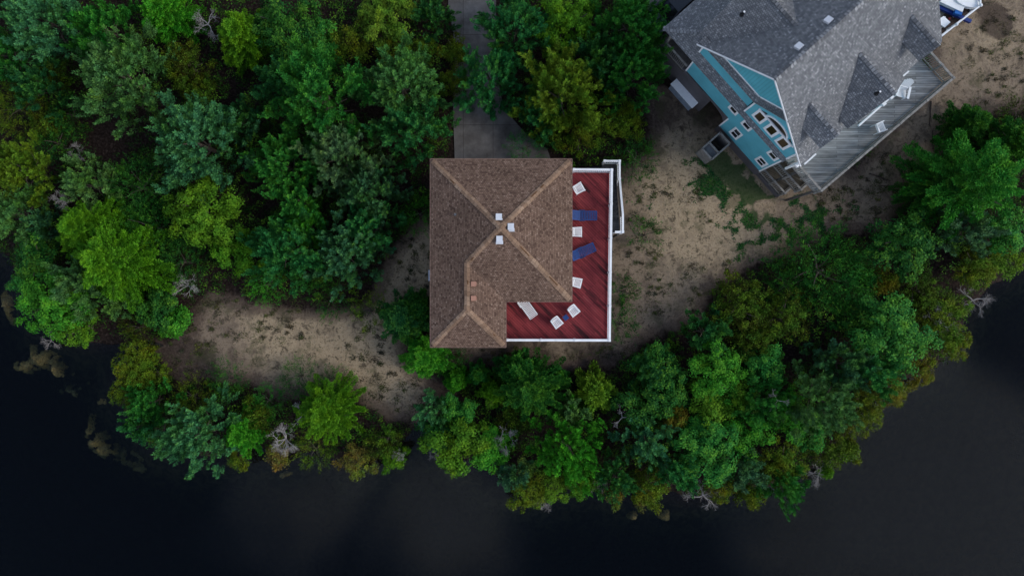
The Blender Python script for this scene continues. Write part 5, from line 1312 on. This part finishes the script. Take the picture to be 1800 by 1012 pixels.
DD = [(362, 40, 40, 2.4, "bare grey branches in the north woods beside a lime conifer", 1), (135, 270, 30, .4, "grey twigs over the small western clearing", 0), (108, 352, 30, 2.0, "pale dead twigs beside a lime conifer in the western woods", 3),
      (328, 502, 40, .9, "tangled pale twigs at the sand's west end", 0), (85, 600, 24, -.3, "bare twigs reaching over the western water", 1), (500, 772, 46, 1.6, "white dead branches, biggest on the spit", 0), (528, 728, 36, 1.7, "grey dead branches north of the white ones on the spit", 2),
      (888, 772, 40, 1.2, "grey twigs in a dark gap on the south bank", 0), (955, 885, 26, -.35, "bare twigs dipping into the south water", 3), (1052, 850, 30, .2, "bare twigs between two waterside bushes", 0),
      (1095, 735, 34, 2.0, "long bare grey trunk in the east bank woods", 2), (1238, 872, 46, .1, "forked bare branches hanging over the south-east water", 1), (1440, 828, 40, .1, "bare twigs hanging over the eastern water", 1), (1370, 705, 30, 3.2, "grey branches near the crest juniper", 2),
      (1715, 528, 46, .3, "arching bare branches over the eastern water", 1), (1648, 562, 46, 1.0, "pale fan of dead branches above the amber bush", 0), (765, 800, 20, .2, "small bare twigs east of the inlet at the waterline", 3), (700, 800, 20, .8, "whitish twigs at the spit's east end", 3)]
for px, py, r, z, lb, v_ in DD: dead(px, py, r, z, lb, v_)

# dark undergrowth and brush below the trees: nobody could count it
def near_things(X, Y, m):
    """true where something already stands"""
    a = inside(np.array([[x0-m, yb-m], [xi+m, yb-m], [xi+m, ym-m], [x1+m, ym-m], [x1+m, yt+m], [x0-m, yt+m]]), X, Y)
    dkp = pxpoly([(880, 520), (1080, 520), (1080, 285), (1100, 280), (1100, 415), (1080, 610), (880, 610)]); a |= inside(dkp, X, Y)
    hs = np.array([T(*p, 0)[:2] for p in ((-2.4-m, -11.3-m), (12+m, -11.3-m), (12+m, 3.5+m), (-2.4-m, 3.5+m))]); a |= inside(hs, X, Y)
    a |= sdist(_DP, X, Y) > -.25; a |= sdist(_DP2, X, Y) > -.25
    a |= inside(pxpoly([(1600, -60), (1735, -60), (1735, 30), (1640, 90)]), X, Y)
    return a
def scatter(n, x_, y_):
    return RG.uniform(*x_, n), RG.uniform(*y_, n)
def sand_at(X, Y):
    s = np.full(X.shape, -9.0)
    for p in SANDS: s = np.maximum(s, sdist(p, X, Y))
    return s
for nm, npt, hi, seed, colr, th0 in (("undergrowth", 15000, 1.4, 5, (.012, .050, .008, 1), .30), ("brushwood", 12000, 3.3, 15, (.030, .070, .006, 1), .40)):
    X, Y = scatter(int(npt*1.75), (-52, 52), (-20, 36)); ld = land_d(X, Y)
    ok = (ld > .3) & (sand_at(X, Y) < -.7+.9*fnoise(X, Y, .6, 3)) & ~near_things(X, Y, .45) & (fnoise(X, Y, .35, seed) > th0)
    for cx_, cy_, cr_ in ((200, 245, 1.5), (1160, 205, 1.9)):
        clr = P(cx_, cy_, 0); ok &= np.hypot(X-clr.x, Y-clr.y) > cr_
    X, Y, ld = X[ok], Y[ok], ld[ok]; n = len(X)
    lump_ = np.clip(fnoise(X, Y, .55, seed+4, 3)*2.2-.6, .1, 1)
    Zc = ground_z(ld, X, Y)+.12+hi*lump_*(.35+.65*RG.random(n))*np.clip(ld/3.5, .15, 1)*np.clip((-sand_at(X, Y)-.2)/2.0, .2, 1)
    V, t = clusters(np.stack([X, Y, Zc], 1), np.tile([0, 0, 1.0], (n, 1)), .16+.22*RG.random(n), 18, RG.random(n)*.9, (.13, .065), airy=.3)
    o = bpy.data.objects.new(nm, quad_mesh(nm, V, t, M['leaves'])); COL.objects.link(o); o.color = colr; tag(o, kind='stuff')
# grass runners on the yard
X, Y = scatter(90000, (6, 27), (-4, 11)); ok = (grass_at(X, Y) > .25+.3*RG.random(len(X))) & ~near_things(X, Y, -.4); X, Y = X[ok], Y[ok]; n = len(X)
def blades(X, Y, Z, ln, wd, up=.7):
    n = len(X); az = RG.random(n)*2*np.pi; ax = nrm(np.stack([np.cos(az), np.sin(az), up*(.5+RG.random(n))], 1)); nr = nrm(np.stack([-np.cos(az)*.6, -np.sin(az)*.6, np.ones(n)], 1))
    return leaf_quads(np.stack([X, Y, Z], 1), ax, nr, ln*(.6+.8*RG.random(n)), wd*(.7+.6*RG.random(n)), RG.random(n)*.7+.1, .05)
V, t = blades(X, Y, ground_z(land_d(X, Y), X, Y)-.01, np.full(n, .16), np.full(n, .05), .45)
o = bpy.data.objects.new("grass", quad_mesh("grass", V, t, M['leaves'])); COL.objects.link(o); o.color = (.014, .085, .022, 1); tag(o, kind='stuff')
# dry weeds and seedlings on the sand
X, Y = scatter(3600, (-24, 36), (-11, 22)); ok = (sand_at(X, Y) > -.9) & ~near_things(X, Y, .2) & (fnoise(X, Y, .33, 31, 4) > .47); X, Y = X[ok], Y[ok]
m_ = 42; r_ = .10+.28*RG.random(len(X))**2; a_ = RG.random((len(X), m_))*6.28; q_ = r_[:, None]*np.sqrt(RG.random((len(X), m_)))
XX = (X[:, None]+q_*np.cos(a_)*1.5).ravel(); YY = (Y[:, None]+q_*np.sin(a_)).ravel()
V, t = blades(XX, YY, ground_z(land_d(XX, YY), XX, YY)-.01, np.full(len(XX), .17), np.full(len(XX), .03))
nq = len(XX)//2*4
for nm, sl_, colr in (("dry_weeds", slice(0, nq), (.055, .043, .028, 1)), ("sparse_weeds", slice(nq, None), (.060, .066, .022, 1))):
    o = bpy.data.objects.new(nm, quad_mesh(nm, V[sl_], t[sl_], M['dry'])); COL.objects.link(o); o.color = colr; tag(o, kind='stuff')

# weed and scum in the shallow water
def algae(px, py, rx_, ry_, ang, top, n, lb, col):
    p = P(px, py, WATER_Z); rx_ *= 1.25; ry_ *= 1.35; n = int(n*3.2); a = RG.random(n)*6.28; q = np.sqrt(RG.random(n)); lx_, ly_ = q*np.cos(a)*rx_, q*np.sin(a)*ry_
    ly_ = ly_ + ry_*.9*((lx_/rx_)**2-.4); k = CAM_H/FPX
    wx = (lx_*math.cos(ang)-ly_*math.sin(ang))*k; wy = (lx_*math.sin(ang)+ly_*math.cos(ang))*k
    f = fnoise(wx+px*.1+fnoise(wx, wy, 2, 43, 2), wy+py*.1, 2.6, 41, 4); ok = f > .47+.14*q**2; wx, wy, f, q = wx[ok], wy[ok], f[ok], q[ok]; n = len(wx)
    z = top-.10-.95*q**2-.9*(.75-f).clip(0)-.10*RG.random(n)
    V, t = clusters(np.stack([wx, wy, z], 1), np.tile([0, 0, 1.0], (n, 1)), .04+.08*RG.random(n), 12, .3+.5*RG.random(n), (.075, .045))
    o = bpy.data.objects.new("water_weed", quad_mesh("water_weed", V, t, M['algae'])); COL.objects.link(o); o.location = (p.x, p.y, WATER_Z); o.color = (*col, 1)
    tag(o, lb, "water weed", "mats of weed in the shallow water")
TAN = (.32, .225, .080); OLV = (.17, .145, .06)
for q in ((36, 640, 26, 11, .2, .12, 260, "tan weed mat farthest out on the western water", TAN), (70, 625, 30, 16, -.3, .10, 380, "larger tan weed mat just off the western point", TAN), (98, 652, 22, 9, -.9, .10, 220, "tan weed mat trailing south-east of the larger one", TAN),
          (115, 688, 24, 10, .15, -.02, 240, "small olive weed mat half sunk west of the spit", OLV), (172, 704, 16, 8, .3, .04, 120, "small tan weed mat touching the spit's west side", TAN), (166, 778, 42, 15, -.9, .02, 520, "long crescent of tan weed south-west of the spit", TAN),
          (224, 800, 36, 20, .2, -.22, 330, "sunken olive weed patch south of the crescent", OLV), (236, 822, 22, 10, .1, -.32, 160, "faint sunken weed patch deepest off the spit", OLV), (6, 520, 14, 34, .1, .08, 320, "pale weed along the photo's west edge", TAN),
          (495, 837, 16, 5, .2, .04, 80, "tan weed scrap afloat south of the spit", TAN), (1170, 905, 14, 9, .5, .10, 130, "tan weed mat off the south shore, larger of two", TAN), (1114, 908, 9, 6, .8, .08, 70, "tan weed scrap off the south shore, smaller of two", TAN),
          (1712, 582, 9, 6, .4, .10, 70, "tan weed scrap off the eastern shore", TAN), (1690, 618, 18, 12, .3, .10, 170, "pale brown weed at the eastern waterline", TAN)): algae(*q)
# sticks on the sand
for i, (xa, ya, xb, yb_, r_, lb) in enumerate(((1637, 178, 1634, 222, .05, "long dark stick lying north-south near the grey deck rail"), (1639, 230, 1640, 262, .04, "short dark stick south of the long one"), (1574, 272, 1598, 292, .045, "forked stick on the sand south of the grey deck"),
        (1604, 297, 1622, 294, .04, "stick lying beside the dark conifer's shade"), (1528, 305, 1565, 318, .045, "crooked dark stick west of the forked one"), (1545, 326, 1588, 329, .025, "thin faint twig on the sand, southernmost"), (1532, 443, 1548, 470, .05, "fallen grey branch in the eastern thicket's gap"), (1502, 292, 1508, 301, .035, "stub of wood below the grey deck"))):
    a, b = P(xa, ya, .05), P(xb, yb_, .05); k = MB(); mid_ = (a+b)/2+Vector((random.uniform(-.08, .08), random.uniform(-.08, .08), .03))
    k.tube(a, mid_, r_, r_*.8, 6); k.tube(mid_, b, r_*.8, r_*.45, 6); k.tube(mid_, mid_+(b-a)*.3+Vector((.12, -.18, .03)), r_*.5, r_*.2, 5)
    tag(k.build("stick", M['stick']), lb, "stick", "sticks lying on the sand")
